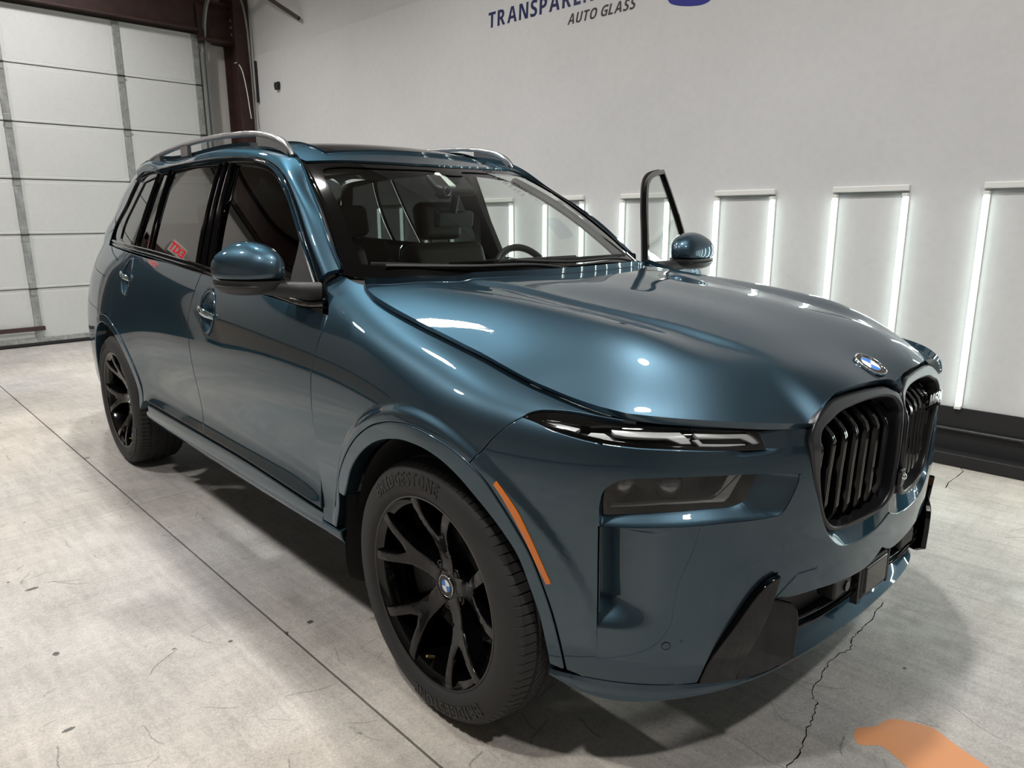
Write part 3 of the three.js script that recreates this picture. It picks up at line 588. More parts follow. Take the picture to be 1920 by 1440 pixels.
// ---------- high-bay lamps ----------
for (const [x, z] of LAMPS) {
  const t = thing('high_bay_lamp', 'round high-bay lamp hanging under the steel roof', 'lamp', [x, CEIL, z], 'high-bay lamps under the roof');
  const h = new THREE.LatheGeometry([[.001, .16], [.07, .16], [.08, .06], [.17, .03], [.175, 0], [.165, 0]].map(p => new THREE.Vector2(...p)), 32); part('housing', h, M.lampBody, t);
  const g = new THREE.RingGeometry(.05, .16, 32); g.rotateX(Math.PI / 2); g.translate(0, .004, 0); part('diffuser', g, M.lampGlow, t);
  const core = new THREE.CylinderGeometry(.05, .05, .012, 24); core.translate(0, .004, 0); part('driver_cap', core, M.lampBody, t);
  const rod = new THREE.CylinderGeometry(.008, .008, .32, 8); rod.translate(0, .3, 0); part('hanger', rod, M.lampBody, t);
  const l = new THREE.SpotLight(0xfffcf8, LAMP_POWER, 0, 1.25, .6, 2); l.position.set(0, -.01, 0); l.target.position.set(0, -3, 0); l.shadow.radius = 8; l.castShadow = true; l.shadow.mapSize.set(1024, 1024); t.add(l, l.target);
}
struct('trim_1', box(.2, 2.2, RZ - WZ + .4, BX - .12, 4.8, (RZ + WZ) / 2), M.ceil, 'steel gable sheeting above the header beam', 'gable');
{ // side passage in the back wall, with a sign over it, and a counter: only seen mirrored in the car's flank
  const d = struct('door_1', box(.06, 2.12, 1.5, BX + .0, 1.06, 2.05), M.well, 'unlit doorway beside the garage door', 'doorway');
  part('casing', box(.08, 2.2, .1, .0 + BX, 1.1, 1.25), M.beam, d); part('casing', box(.08, 2.2, .1, BX, 1.1, 2.85), M.beam, d); part('casing', box(.08, .1, 1.7, BX, 2.17, 2.05), M.beam, d);
  const t = thing('exit_sign', 'red lettered EXIT sign above the dark doorway', 'sign', [BX + .03, 2.36, 1.95]);
  part('case', box(.05, .2, .34, 0, 0, 0, .008), M.exitW, t);
  const s = new TextGeometry('EXIT', { font, size: .13, depth: .004, curveSegments: 3, bevelEnabled: false }); s.computeBoundingBox(); s.translate(-s.boundingBox.max.x / 2, -.065, 0); s.scale(.85, 1, 1); s.rotateY(Math.PI / 2); s.translate(.027, 0, 0); part('letters', s, M.exitR, t);
  const c = thing('service_counter', 'low beige counter against the back wall', 'counter', [BX + .36, 0, 4.7]);
  part('front', box(.62, 1.0, 3.2, 0, .5, 0, .01), M.counter, c); part('top', box(.7, .04, 3.3, 0, 1.02, 0, .01), M.plastic, c); part('kick', box(.64, .1, 3.2, .01, .05, 0), M.black, c);
}
// ---------- the car ----------
const car = thing('sport_utility_car', 'dark blue metallic sport utility car with black wheels and its far front door open', 'car');
car.rotation.y = -.0494;
const both = (name, g, mat, label) => { part(name, g, mat, car, label); part(name, mirrorZ(g), mat, car, label); };
const pB = (pts, o = {}) => trimmed(surfB, outline(pts, .012), { step: .022, bevel: .0028, gap: .0016, depth: .012, flip: -1, ...o });
const flare = (u, v) => { const p = surfB(u, v), r = Math.hypot(p.x, p.y - .385); return .011 * smooth(.552, .522, r) * smooth(.35, .6, p.y); };
const DOORF = [[2.103, .765, 1], [2.093, .74], [2.091, .722], [2.096, .697], [2.103, .667], [2.112, .639], [2.122, .592], [2.126, .532], [2.128, .440], [2.133, .353], [2.128, .251], [2.098, .146, 1]];
const DSPLIT = [[3.191, .796, 1], [3.203, .743], [3.218, .690], [3.236, .650], [3.246, .60], [3.246, .5], [3.243, .38], [3.240, .27], [3.222, .21], [3.190, .168, 1]];
const BELT = [[3.036, .796], [2.8, .79], [2.536, .781], [2.295, .766]];
{ // wings
  const P = [...cf(SHUT, 0, -1), ...DRLTOP.slice(1, 6).reverse(), ...cf(SEAM, 0).slice(0, -1), ...cf(ARCHF_OUT, 0), [1.99, .17], [2.01, .105, 1], [2.095, .105, 1], ...DOORF.slice().reverse(), [2.127, .784], [2.18, .82], [2.237, .861, 1], [2.234, .896], [2.212, .932, 1], [2.18, .924], [2.151, .922], [2.111, .926]];
  both('front_wing', pB(P, { disp: flare, step: .009, gap: .0004, bevel: .0024, depth: .03 }), M.paint);
}
{ // wheel arch trims
  const F = [...cf(ARCHF_OUT.slice().reverse(), 0), ...cf(ARCHF_LOW, -1), ...cf(ARCHF_IN.slice().reverse(), 0, -1)];
  both('arch_trim', pB(F, { disp: (u, v) => flare(u, v) * .7 + .004, bevel: .005, depth: .05, step: .014 }), M.paint);
  const R = (a, r) => { const x = -3.105 + r * Math.cos(a), y = .385 + r * Math.sin(a); let v = .3; for (let i = 0; i < 30; i++) { const p = surfB(UF - x, v); v += (y - p.y) * .8; } return [UF - x, v]; };
  const o = [], inn = []; for (let i = 0; i <= 20; i++) { const a = lerp(.17, Math.PI - .1, i / 20); o.push(R(a, .528 - .012 * Math.sin(a))); inn.push(R(lerp(.06, Math.PI - .1, i / 20), .462)); }
  o[0][2] = 1; o[20][2] = 1; inn[0][2] = 1; inn[20][2] = 1;
  both('arch_trim', pB([...o, ...inn.reverse()], { disp: () => .005, bevel: .005, depth: .06, step: .016 }), M.paint);
  var REARCH = o;
}
const handleDish = uv0 => (u, v) => { const d = Math.hypot((u - uv0[0]) * .9, v - uv0[1]); return -.028 * (1 - smooth(.03, .075, d)); };
const HF = [3.033, .682], HR = [4.221, .705];
const doorCrease = v => .010 * smooth(.28, .12, v) - .006 * G2(v - .33, .10);
{ // doors
  const F = [...DSPLIT.slice(0, 1), ...BELT, ...DOORF, [2.438, .156], [2.751, .165], ...DSPLIT.slice(1).reverse()];
  var frontDoorGeo = pB(F, { disp: (u, v) => handleDish(HF)(u, v) + doorCrease(v), step: .016 });
  part('front_door', frontDoorGeo, M.paint, car);
  const RR = REARCH.filter(p => p[0] < 4.47 && p[0] > 4.02).map(p => [p[0], p[1]]);
  const P = [[3.191, .796, 1], [3.619, .798], [3.921, .793], [4.324, .791, 1], [4.397, .747], [4.440, .699], [4.450, .656], [4.452, .60], [4.455, .535, 1], ...RR.slice().reverse(), [4.04, .172, 1], [3.6, .17], ...DSPLIT.slice(1).reverse()];
  both('rear_door', pB(P, { disp: (u, v) => handleDish(HR)(u, v) + doorCrease(v) * smooth(4.2, 3.9, u), step: .016 }), M.paint);
  const Q = [[4.324, .791, 1], [4.6, .790], [4.95, .789], [5.3, .789], [5.7, .789], [6.05, .789, 1], [6.05, .02, 1], [5.2, .02, 1], ...REARCH.filter(p => p[0] > 4.46).map(p => [p[0], p[1]]).reverse(), [4.455, .535, 1], [4.452, .60], [4.450, .656], [4.440, .699], [4.397, .747]];
  both('quarter_panel', pB(Q), M.paint);
  both('sill', pB([[4.05, .150, 1], [3.19, .150], [2.75, .148], [2.438, .139], [2.1, .128, 1], [2.095, .095, 1], [1.99, .092, 1], [2.02, .0, 1], [3, -.004], [4.04, .0, 1]], { disp: (u, v) => -.010 * smooth(.108, .118, v), depth: .08, bevel: .006 }), M.paint);
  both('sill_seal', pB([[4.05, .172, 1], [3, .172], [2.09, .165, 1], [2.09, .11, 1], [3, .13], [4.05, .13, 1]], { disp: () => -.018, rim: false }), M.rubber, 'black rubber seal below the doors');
}
// ---------- bonnet ----------
const creaseZ = x => spline([-.6, -.14, 0, .16, .27, .4, .5, .6, .67, .85], [.46, .435, .42, .40, .385, .362, .35, .328, .303, .2])(x);
const creaseTab = spline([-.7, -.14, .02, .16, .27, .4, .5, .6, .67, .85], [.47, .428, .422, .402, .386, .362, .35, .326, .303, .22]);
const hoodDisp = (z, x) => { const d = Math.abs(z) - creaseTab(x), k = smooth(.72, .45, x) * smooth(-.62, -.3, x); return k * (-.012 * smooth(-.004, .05, d) * smooth(.20, .06, d)); };
const seamLine = outline([...cf(SHUT, 0, -1), ...DRLTOP.slice(7, 12)], .014, false);
const seamPts = seamLine.map(q => surfB(q[0], q[1])).map(p => [p.z, p.x, p.y - .0008 - surfH(p.z, p.x).y]);
const surfHd = (z, x) => {            // the skin settles onto the wings and the nose along its shut lines
  const p = surfH(z, x), a = Math.abs(z); p.y += hoodDisp(z, x);
  let sw = 0, sd = 0, m = 9; for (const [pz, px, d] of seamPts) { const r = Math.hypot(a - pz, x - px); m = Math.min(m, r); const w = 1 / (r * r + 3e-4) ** 2; sw += w; sd += w * d; }
  p.y += sd / sw * smooth(.20, .02, m) * smooth(.34, .42, a); return p;
};
{
  const edge = [...SHUT, ...DRLTOP.slice(7, 12)].map(q => surfB(q[0], q[1])).map((p, i) => [p.z, p.x, i === 0 || i === 12 || i === 17 ? 1 : 0]);
  const half = [...edge, ...HOODK.slice(3, -1)];
  const rear = [[.740, -.590], [.66, -.53], [.52, -.44], [.28, -.392]];
  const P = [...half, [0, .845, 1], ...half.slice().reverse().map(p => [-p[0], p[1], p[2]]), ...rear.slice().map(p => [-p[0], p[1]]), [0, -.38], ...rear.slice().reverse()];
  const g = trimmed(surfHd, outline(P, .012), { step: .012, bevel: .0025, gap: .0004, depth: .022, flip: -1 });
  part('bonnet', g, M.paint, car);
  // roundel
  const R = grp('bonnet_roundel', car, 'round badge with blue and white quarters in a black ring');
  const c = surfHd(0, .762), n = surfNormal(surfHd, 0, .762).negate(); if (n.y < 0) n.negate();
  const q = new THREE.Quaternion().setFromUnitVectors(V3(0, 0, 1), n);
  R.position.copy(c); R.quaternion.copy(q);
  roundel(R, .047);
}
function roundel(R, r) {
  const disc = (a, b, h, m, n) => { const g = new THREE.LatheGeometry([[a, 0], [a, h], [b, h], [b, 0]].map(p => new THREE.Vector2(p[0], p[1])), 40); g.rotateX(Math.PI / 2); part(n, g, m, R); };
  disc(r * .93, r, .006, M.chrome, 'outer_ring'); disc(r * .0001, r * .93, .0045, M.gloss, 'black_field'); disc(r * .58, r * .63, .0052, M.chrome, 'inner_ring');
  for (let k = 0; k < 4; k++) { const g = new THREE.CircleGeometry(r * .58, 10, k * Math.PI / 2, Math.PI / 2); g.translate(0, 0, .0050); part('quarter', g, k % 2 ? M.bmwBlue : M.bmwWhite, R); }
  ['B', 'M', 'W'].forEach((ch, i) => { const s = new TextGeometry(ch, { font, size: r * .2, depth: .0006, curveSegments: 2, bevelEnabled: false }); s.computeBoundingBox(); s.translate(-s.boundingBox.max.x / 2, -r * .1, 0); const a = (1 - i) * .78; s.translate(0, r * .78, .0047); s.rotateZ(a); s.rotateZ(Math.PI / 2 * 0); part('letter', s, M.chrome, R); });
}
// ---------- front bumper ----------
const CHINL = [[-.006, .330], ...CHIN.slice(1)], POCK = cf(POCKET, 0, 8), LAMPO = cf(LAMPPOLY, 6, -1);
{
  const P = [...cf(CHINL, 0, -1), [.538, .832], [DRL_END[0], DRL_END[1], 1], ...cf(DRLBOT.slice().reverse(), 0, -1), ...SEAM.slice(1, -1), [1.270, .576, 1], ...cf(ARCHF_LOW, -1), [.955, -.006], [.837, -.004], ...cf(FINA.slice(0, 6), 0, 5), ...cf(BUMPLOW.slice(0, 5), 0), [-.006, .216, 1]];
  const poly = inset(ccw(outline(P, .012)), .004), hole = ccw(outline(POCK, .01));
  const cut = .9635, A = clipHalf(poly, 0, cut, 1), Bq = clipHalf(clipHalf(poly, 0, cut, -1), 0, 0, 1);
  const scoop = (u, v) => -.055 * Math.pow(smooth(.77, .965, u), 1.7) * smooth(.165, .235, v) * smooth(.458, .437, v) - .014 * smooth(.528, .605, u) * smooth(.694, .722, v) * smooth(.70, .63, u);
  const a = trimmed(surfB, A, { step: .016, flip: -1, bevel: .003, depth: .065, rim: (u, v) => Math.abs(u - cut) > .002 || (v > .20 && v < .46), disp: flare });
  const b = trimmed(surfB, Bq, { step: .011, flip: -1, bevel: .004, depth: .02, holes: [hole], holeRim: false, rim: (u, v) => Math.abs(u - cut) > .002 && u > .002, disp: scoop });
  // light pocket walls, from the bumper skin back to the lamp
  const oP = outline(POCK, .01), lP = ccw(outline(LAMPO, .01)), oC = ccw(oP);
  const ringAt = (L, n, f) => { const d = [0]; for (let i = 1; i <= L.length; i++) d.push(d[i - 1] + Math.hypot(L[i % L.length][0] - L[i - 1][0], L[i % L.length][1] - L[i - 1][1])); return f; };
  const nearest = p => { let b = 1e9, r = null; for (const q of lP) { const d = Math.hypot(q[0] - p[0], q[1] - p[1]); if (d < b) { b = d; r = q; } } return r; };
  const pocketWall = gridGeo((s, t) => { const i = s * oC.length % oC.length, p = oC[Math.floor(i) % oC.length], q = nearest(p), n0 = surfNormal(surfB, p[0], p[1]).negate(); const e = t * t * (3 - 2 * t) * .4 + t * .6; const w = [lerp(p[0], q[0], e), lerp(p[1], q[1], e)]; const x = surfB(w[0], w[1]), n = surfNormal(surfB, w[0], w[1]).negate(); return x.addScaledVector(n, -.002 - .030 * Math.pow(t, .8)); }, oC.length, 6, { flip: 1 });
  // painted chin between bumper and kidneys
  const kb = outline(KID_OUT, .01), chinB = outline(CHINL, .008, false);
  const kNear = p => { let b = 1e9, r = null; for (const q of kb) { const d = Math.hypot(q[0] - p.z, q[1] - p.y); if (d < b) { b = d; r = q; } } return r; };
  const chin = gridGeo((s, t) => { const i = Math.min(chinB.length - 1, Math.round(s * (chinB.length - 1))), c = chinB[i], p = surfB(Math.max(0, c[0]), c[1]), n = surfNormal(surfB, c[0], c[1]).negate(), q = kNear(p), k = p.z < .06 ? surfK(p.z, .70) : surfK(lerp(q[0], p.z, 0), q[1]); p.addScaledVector(n, -.003); return p.lerp(k.add(V3(-.02, 0, 0)), t); }, chinB.length - 1, 5, { flip: 1 });
  const g = merge([a, b]); 
  const bum = part('front_bumper', merge([g, mirrorZ(g)]), M.paint, car);
  part('chin_shelf', merge([chin, mirrorZ(toCreasedNormals(chin, .5))]), M.paint, bum);
  both('lamp_pocket', pocketWall, M.paint);
  var bumperPoly = P;
}
// ---------- kidneys ----------
for (const side of [1, -1]) {
  const K = grp('kidney_grille', car, 'tall black slatted kidney grille');
  const mz = g => side > 0 ? g : mirrorZ(g);
  const kin = ccw(outline(KID_IN, .01)), kout = ccw(outline(KID_OUT, .01));
  const ring = trimmed(surfK, kout, { step: .012, flip: -1, holes: [kin], bevel: .009, depth: .04, disp: (z, y) => .004 });
  part('surround', mz(ring), M.satin, K, 'satin dark grey surround');
  part('backing', mz(trimmed(surfK, kout, { step: .05, flip: -1, rim: false, disp: () => -.075 })), M.plastic, K);
  const yr = z => { let lo = 9, hi = -9; for (let i = 0; i < kin.length; i++) { const a = kin[i], b = kin[(i + 1) % kin.length]; if ((a[0] - z) * (b[0] - z) <= 0 && a[0] !== b[0]) { const y = lerp(a[1], b[1], (z - a[0]) / (b[0] - a[0])); lo = Math.min(lo, y); hi = Math.max(hi, y); } } return [lo, hi]; };
  for (let k = 0; k < 7; k++) {
    const z = .362 - k * .0495, [lo, hi] = yr(z); if (hi < lo) continue;
    const pts = []; for (let i = 0; i <= 20; i++) { const y = lerp(hi + .012, lo - .012, i / 20), p = surfK(z, y); p.x += -.012 - .055 * smooth(hi - .075, hi + .01, y) ** 1.4 - .02 * smooth(lo + .05, lo - .01, y); p.z += .010 * smooth(hi - .1, lo, y); pts.push(p); }
    const sec = [[-.006, -.04], [-.009, -.004], [-.0065, 0], [-.002, 0], [0, -.003], [.002, 0], [.0065, 0], [.009, -.004], [.006, -.04]];
    part('slat', mz(sweep(pts, sec, { up: V3(1, 0, 0), smoothSec: true })), M.gloss, K);
  }
}
{ // badge on the far kidney and the nose camera
  const b = grp('grille_badge', car, 'small silver number badge on the grille');
  const s = new TextGeometry('M60i', { font, size: .032, depth: .004, curveSegments: 3, bevelEnabled: true, bevelSize: .0006, bevelThickness: .0006, bevelSegments: 1 }); s.rotateY(Math.PI / 2); const p = surfK(-.27, .872); s.translate(p.x - .004, p.y, p.z); part('digits', s, M.chrome, b);
  part('base', box(.006, .006, .11, p.x - .006, p.y - .012, p.z - .055), M.gloss, b);
  const c = grp('nose_camera', car); const q = surfK(.0, .725);
  part('housing', box(.03, .05, .035, q.x - .002, q.y, q.z, .008), M.gloss, c); const l = new THREE.SphereGeometry(.010, 16, 12); l.translate(q.x + .012, q.y + .004, 0); part('lens', l, M.chrome, c);
}
// ---------- upper light strip ----------
const DRL = [...cf(DRLTOP.slice(0, 9), 0), [DRL_END[0], DRL_END[1], 1], ...cf(DRLBOT.slice(1).reverse(), 0)], DRLE = [DRL0, DRL1, DRL2, DRL3, DRL4];
for (const side of [1, -1]) {
  const mz = g => side > 0 ? g : mirrorZ(g);
  const U = grp('running_light', car, 'slim black framed running light strip');
  const pin = pts => outline(pts.map(p => [p[0], p[1], 1]), .02);
  part('housing', mz(trimmed(surfB, outline(DRL, .012), { step: .02, flip: -1, rim: false, disp: () => -.030 })), M.lampDark, U);
  part('bezel', mz(trimmed(surfB, outline(DRL, .012), { step: .02, flip: -1, holes: [ccw(outline([[1.11, .785], [1.05, .806], [1.0, .815], [.96, .842], [.80, .880], [.642, .846], [.598, .742], [.7, .742], [.83, .749], [.93, .753], [1.0, .760], [1.05, .774]].map(p => [p[0], p[1], 1]), .02))], bevel: .002, depth: .014, disp: () => -.006 })), M.gloss, U);
  for (const e of DRLE) part('light_guide', mz(trimmed(surfB, pin(e), { step: .03, flip: -1, bevel: .002, depth: .012, disp: () => -.012 })), M.lampGrey, U);
  part('lens', mz(trimmed(surfB, outline(DRL, .012), { step: .02, flip: -1, rim: false, disp: () => -.003 })), M.clear, U);
  const L = grp('headlamp', car, 'smoked rectangular main headlamp set in the bumper');
  part('housing', mz(trimmed(surfB, outline(LAMPO, .012), { step: .02, flip: -1, rim: false, disp: () => -.10 })), M.lampDark, L);
  const wallp = ccw(outline(LAMPO, .012));
  part('reflector_wall', mz(gridGeo((s, t) => { const p = wallp[Math.floor(s * wallp.length) % wallp.length], n = surfNormal(surfB, p[0], p[1]).negate(); return surfB(p[0], p[1]).addScaledVector(n, -.033 - .067 * t); }, wallp.length, 2)), M.lampDark, L);
  part('light_bar', mz(trimmed(surfB, pin(LOWBAR), { step: .03, flip: -1, bevel: .002, depth: .015, disp: () => -.045 })), M.lampGrey, L);
  part('light_bar', mz(trimmed(surfB, pin(LOWBAR2), { step: .03, flip: -1, bevel: .002, depth: .015, disp: () => -.048 })), M.lampSilver, L);
  for (const u of [.90, .785]) { const c = surfB(u, .56), n = surfNormal(surfB, u, .56).negate(); const g = new THREE.LatheGeometry([[.001, .012], [.018, .009], [.029, -.004], [.033, -.02], [.034, -.05]].map(p => new THREE.Vector2(...p)), 24); const q = new THREE.Quaternion().setFromUnitVectors(V3(0, 1, 0), V3(1, 0, .25).normalize()); g.applyQuaternion(q); g.translate(c.x - n.x * .075, c.y - n.y * .075, c.z - n.z * .075); part('projector', mz(g), M.lampSilver, L); }
  part('lens', mz(trimmed(surfB, outline(LAMPO, .012), { step: .02, flip: -1, bevel: .002, depth: .006, disp: () => -.030 })), M.smoke, L);
  // side marker
  const mk = cf(MARKER, 0, 7, 8, 13);
  part('side_marker', mz(trimmed(surfB, outline(mk, .01), { step: .02, flip: -1, bevel: .002, depth: .004, disp: (u, v) => .0035 + flare(u, v) })), M.amber, car, 'long curved orange side marker');
  for (const [u, v] of SENSORS) { const c = surfB(u, v), n = surfNormal(surfB, u, v).negate(); const g = new THREE.LatheGeometry([[.0085, .0006], [.0085, .0012], [.0001, .0014]].map(p => new THREE.Vector2(...p)), 20), r = new THREE.TorusGeometry(.0105, .0009, 6, 28); r.rotateX(Math.PI / 2); const gg = merge([r]); const q = new THREE.Quaternion().setFromUnitVectors(V3(0, 1, 0), n); for (const x of [g, gg]) { x.applyQuaternion(q); x.translate(c.x, c.y, c.z); } const s = grp('parking_sensor', car); part('sensor_face', mz(g), M.paint, s); part('sensor_ring', mz(gg), M.gloss, s); }
  // black aero blades
  const F = grp('aero_blade', car, 'gloss black blade at the bumper corner');
  part('outer_blade', mz(trimmed(surfB, outline(cf(FINA, 0, 5, 7, 8), .012), { step: .02, flip: -1, bevel: .003, depth: .02, disp: (u, v) => .004 + .012 * smooth(.02, .2, v) })), M.gloss, F);
  part('upright_blade', mz(slabPoly(BLADE, .012)), M.gloss, F);
  part('foot_blade', mz(slabPoly(FOOT, .01)), M.gloss, F);
  // towing eye cover
}
function slabPoly(pts, th) {                       // flat polygon with thickness
  const c = pts.reduce((a, p) => a.add(p), V3(0, 0, 0)).multiplyScalar(1 / pts.length), n = V3(0, 0, 0);
  for (let i = 0; i < pts.length; i++) n.add(pts[i].clone().sub(c).cross(pts[(i + 1) % pts.length].clone().sub(c))); n.normalize(); if (n.x < 0) n.negate();
  const x = V3(0, 1, 0).cross(n).normalize(), y = n.clone().cross(x), P = pts.map(p => { const d = p.clone().sub(c); return [d.dot(x), d.dot(y)]; });
  const g = prism(area2(P) < 0 ? P.reverse() : P, th, .003); const m = new THREE.Matrix4().makeBasis(x, y, n).setPosition(c.clone().addScaledVector(n, -th)); g.applyMatrix4(m); return plain(g);
}
{ // tow cover
  const g = trimmed(surfB, outline(cf(TOW, 0, 1, 2, 3, 4), .01), { step: .02, flip: -1, bevel: .002, depth: .004, disp: () => .0022 });
  part('tow_cover', g, M.paint, car);
}
{ // splitter lip: a thin painted strip under the corners, a shelf under the intake
  const yy = spline([0, 17, 27, 32.5, 41, 49, 53, 60, 65.5], [.302, .303, .294, .286, .273, .260, .254, .259, .286]);
  const N = 140, lip = gridGeo((s, t) => {
    const d = lerp(65.5, -65.5, s), a = Math.abs(d), an = a * Math.PI / 180, k = smooth(31, 37, a), dir = V3(Math.cos(an), 0, Math.sin(an));
    const B0 = surfB(an * BR, .002), O = B0.clone().addScaledVector(dir, .007); O.y = yy(a);
    const T = B0.clone().addScaledVector(dir, .002); T.y = Math.max(T.y, O.y + .012);
    const S = O.clone().addScaledVector(dir, -.045); S.y = .348; const top = S.lerp(T, k);
    const P = [O.clone().addScaledVector(dir, -.16).add(V3(0, .004, 0)), O.clone().addScaledVector(dir, -.016).add(V3(0, -.003, 0)), O.clone().addScaledVector(dir, -.002).add(V3(0, .001, 0)), O.clone().add(V3(0, .008, 0)), O.clone().lerp(top, .45).addScaledVector(dir, .003), top, top.clone().addScaledVector(dir, -.05).add(V3(0, .006, 0))];
    const i = t * 6, q = Math.min(5, Math.floor(i)), p = P[q].clone().lerp(P[q + 1], i - q); if (d < 0) p.z = -p.z; return p;
  }, N, 12, { flip: -1 });
  part('splitter_lip', toCreasedNormals(lip, .6), M.paint, car);
}
{ // lower intake
  const I = grp('lower_intake', car, 'black lower air intake');
  part('cavity', gridGeo((s, t) => { const z = lerp(-.60, .60, s), p = V3(.74 - .18 * z * z, lerp(.34, .56, t), z); return p; }, 24, 4), M.plastic, I);
  part('roof', gridGeo((s, t) => { const z = lerp(-.60, .60, s); return V3(lerp(.74, .838, t) - .26 * z * z, lerp(.50, .482, t) + .10 * z * z, z); }, 24, 2), M.plastic, I);
  for (const [y, r] of [[.432, .007], [.405, .005]]) part('cross_bar', sweep(curve3([[.785, y, .48], [.812, y, .36], [.825, y, .22], [.828, y + .005, .11]], 30), ring2(r, r, 8)), M.gloss, I);
  for (const [y, r] of [[.432, .007], [.405, .005]]) part('cross_bar', sweep(curve3([[.785, y, -.48], [.812, y, -.36], [.825, y, -.22], [.828, y + .005, -.11]], 30), ring2(r, r, 8)), M.gloss, I);
  part('radar_cover', box(.02, .085, .15, .832, .425, 0, .008), M.gloss, I, 'glossy radar cover'); part('radar_rim', box(.03, .105, .175, .822, .422, 0, .01), M.plastic, I);
  part('radar_leg', box(.02, .12, .012, .825, .425, .10), M.plastic, I); part('radar_leg', box(.02, .12, .012, .825, .425, -.10), M.plastic, I);
  part('sensor_box', box(.05, .05, .10, .815, .465, .22, .008), M.plastic, I); part('sensor_box', box(.05, .05, .10, .815, .465, -.22, .008), M.plastic, I);
  const c = new THREE.CylinderGeometry(.014, .014, .006, 20); c.rotateZ(Math.PI / 2); c.translate(.842, .462, .205); part('sensor_eye', c, M.gloss, I);
}
// ---------- greenhouse ----------
const PG2 = [[-.745, 1.203, .845], [-.91, 1.331, .812], [-1.091, 1.470, .761], [-1.282, 1.591, .718], [-1.512, 1.658, .700], [-1.864, 1.685, .700], [-2.347, 1.690, .694], [-2.924, 1.685, .678], [-3.267, 1.656, .675], [-3.387, 1.505, .727], [-3.49, 1.42, .757]];
const PG4 = [[-.715, 1.240, .783], [-.827, 1.333, .763], [-.979, 1.446, .721], [-1.182, 1.568, .659], [-1.36, 1.672, .612], [-1.8, 1.744, .60], [-2.33, 1.756, .60], [-2.95, 1.757, .592], [-3.50, 1.742, .585], [-3.92, 1.60, .60], [-4.10, 1.42, .64]];
const PG3 = PG2.map((p, i) => { const q = PG4[i], b = i < 3 ? .014 : i < 8 ? .017 : .03; return [(p[0] + q[0]) / 2, (p[1] + q[1]) / 2 + b * .8, (p[2] + q[2]) / 2 + b * .75]; });
const pk = chord(PG2), pl = pk[pk.length - 1];
const surfP = loft([spline3(pk, PG2), spline3(pk, PG3), spline3(pk, PG4)], [0, .06, .12]);
{
  const pe = pk[8] + .004, g = trimmed(surfP, outline([[.003, 0, 1], [pe * .25, 0], [pe * .5, 0], [pe * .75, 0], [pe, 0, 1], [pe, .12, 1], [pe * .75, .12], [pe * .5, .12], [pe * .25, .12], [.003, .12, 1]], .03), { step: .02, stepV: .01, bevel: .003, depth: .02, flip: 1, rim: (u, v) => u < pe - .006 });
  both('side_frame', g, M.paint);
}
{ // rear corner post
  const R0 = [3.44, 3.75, 3.98, 4.35, 4.7].map(d => surfB(UF + d, .782).toArray());
  const rows = [R0,
    [[-3.60, 1.345, .775], [-3.86, 1.355, .742], [-4.10, 1.36, .68], [-4.19, 1.355, .58], [-4.25, 1.35, .36]],
    [[-3.47, 1.45, .745], [-3.74, 1.452, .712], [-4.00, 1.45, .65], [-4.10, 1.445, .55], [-4.17, 1.44, .34]],
    [[-3.36, 1.545, .712], [-3.62, 1.552, .685], [-3.87, 1.555, .63], [-3.98, 1.55, .53], [-4.07, 1.545, .33]],
    [[-3.285, 1.63, .684], [-3.48, 1.648, .660], [-3.68, 1.66, .610], [-3.80, 1.655, .51], [-3.90, 1.65, .30]],
    [[-3.262, 1.660, .675], [-3.37, 1.705, .642], [-3.50, 1.742, .585], [-3.62, 1.735, .48], [-3.70, 1.725, .30]]];
  const sd = loft(rows.map(r => spline3([0, .25, .5, .75, 1], r)), [0, .1, .2, .3, .38, .43]);
  both('rear_post', trimmed(sd, [[0, 0], [1, 0], [1, .43], [0, .43]], { step: .02, stepV: .015, rim: false, flip: 1 }), M.paint);
}
const WIN = [[-.655, 1.137, 1], [-.91, 1.331], [-1.091, 1.470], [-1.282, 1.591], [-1.39, 1.632], [-1.512, 1.658], [-1.864, 1.685], [-2.347, 1.690], [-2.924, 1.685], [-3.149, 1.672], [-3.262, 1.650], [-3.32, 1.60], [-3.387, 1.505], [-3.545, 1.400], [-3.60, 1.345], [-3.60, 1.300], [-3.50, 1.262, 1], [-2.925, 1.246], [-2.429, 1.228], [-1.70, 1.188], [-1.04, 1.142], [-.80, 1.125]];
const PANES = [
  [[-1.762, 1.656, 1], [-1.563, 1.643], [-1.416, 1.618], [-1.309, 1.581], [-1.157, 1.491], [-1.026, 1.403], [-.975, 1.362, 1], [-.962, 1.299], [-.945, 1.20, 1], [-1.208, 1.192], [-1.640, 1.213, 1], [-1.690, 1.373], [-1.735, 1.537]],
  [[-2.621, 1.672, 1], [-2.235, 1.674], [-1.912, 1.664, 1], [-1.880, 1.506], [-1.835, 1.311], [-1.807, 1.232, 1], [-2.130, 1.245], [-2.56, 1.263, 1], [-2.602, 1.436], [-2.62, 1.579]],
  [[-2.815, 1.664, 1], [-2.655, 1.670, 1], [-2.650, 1.580], [-2.632, 1.436], [-2.590, 1.268, 1], [-2.86, 1.279, 1], [-2.880, 1.414], [-2.860, 1.573]],
  [[-3.134, 1.635, 1], [-2.877, 1.660, 1], [-2.905, 1.574], [-2.925, 1.414], [-2.905, 1.283, 1], [-3.217, 1.297], [-3.33, 1.315, 1], [-3.325, 1.398], [-3.225, 1.518]]];
const SAIL = [[-.972, 1.356, 1], [-.69, 1.152, 1], [-.865, 1.155, 1], [-.94, 1.200], [-.958, 1.299]];
const panes = PANES.map(p => ccw(outline(p, .02)));
function winFrame() { return trimmed(surfG, outline(WIN, .02), { step: .03, bevel: .003, depth: .015, flip: 1, holes: panes, holeRim: true, disp: () => .002 }); }
const gw = winFrame();
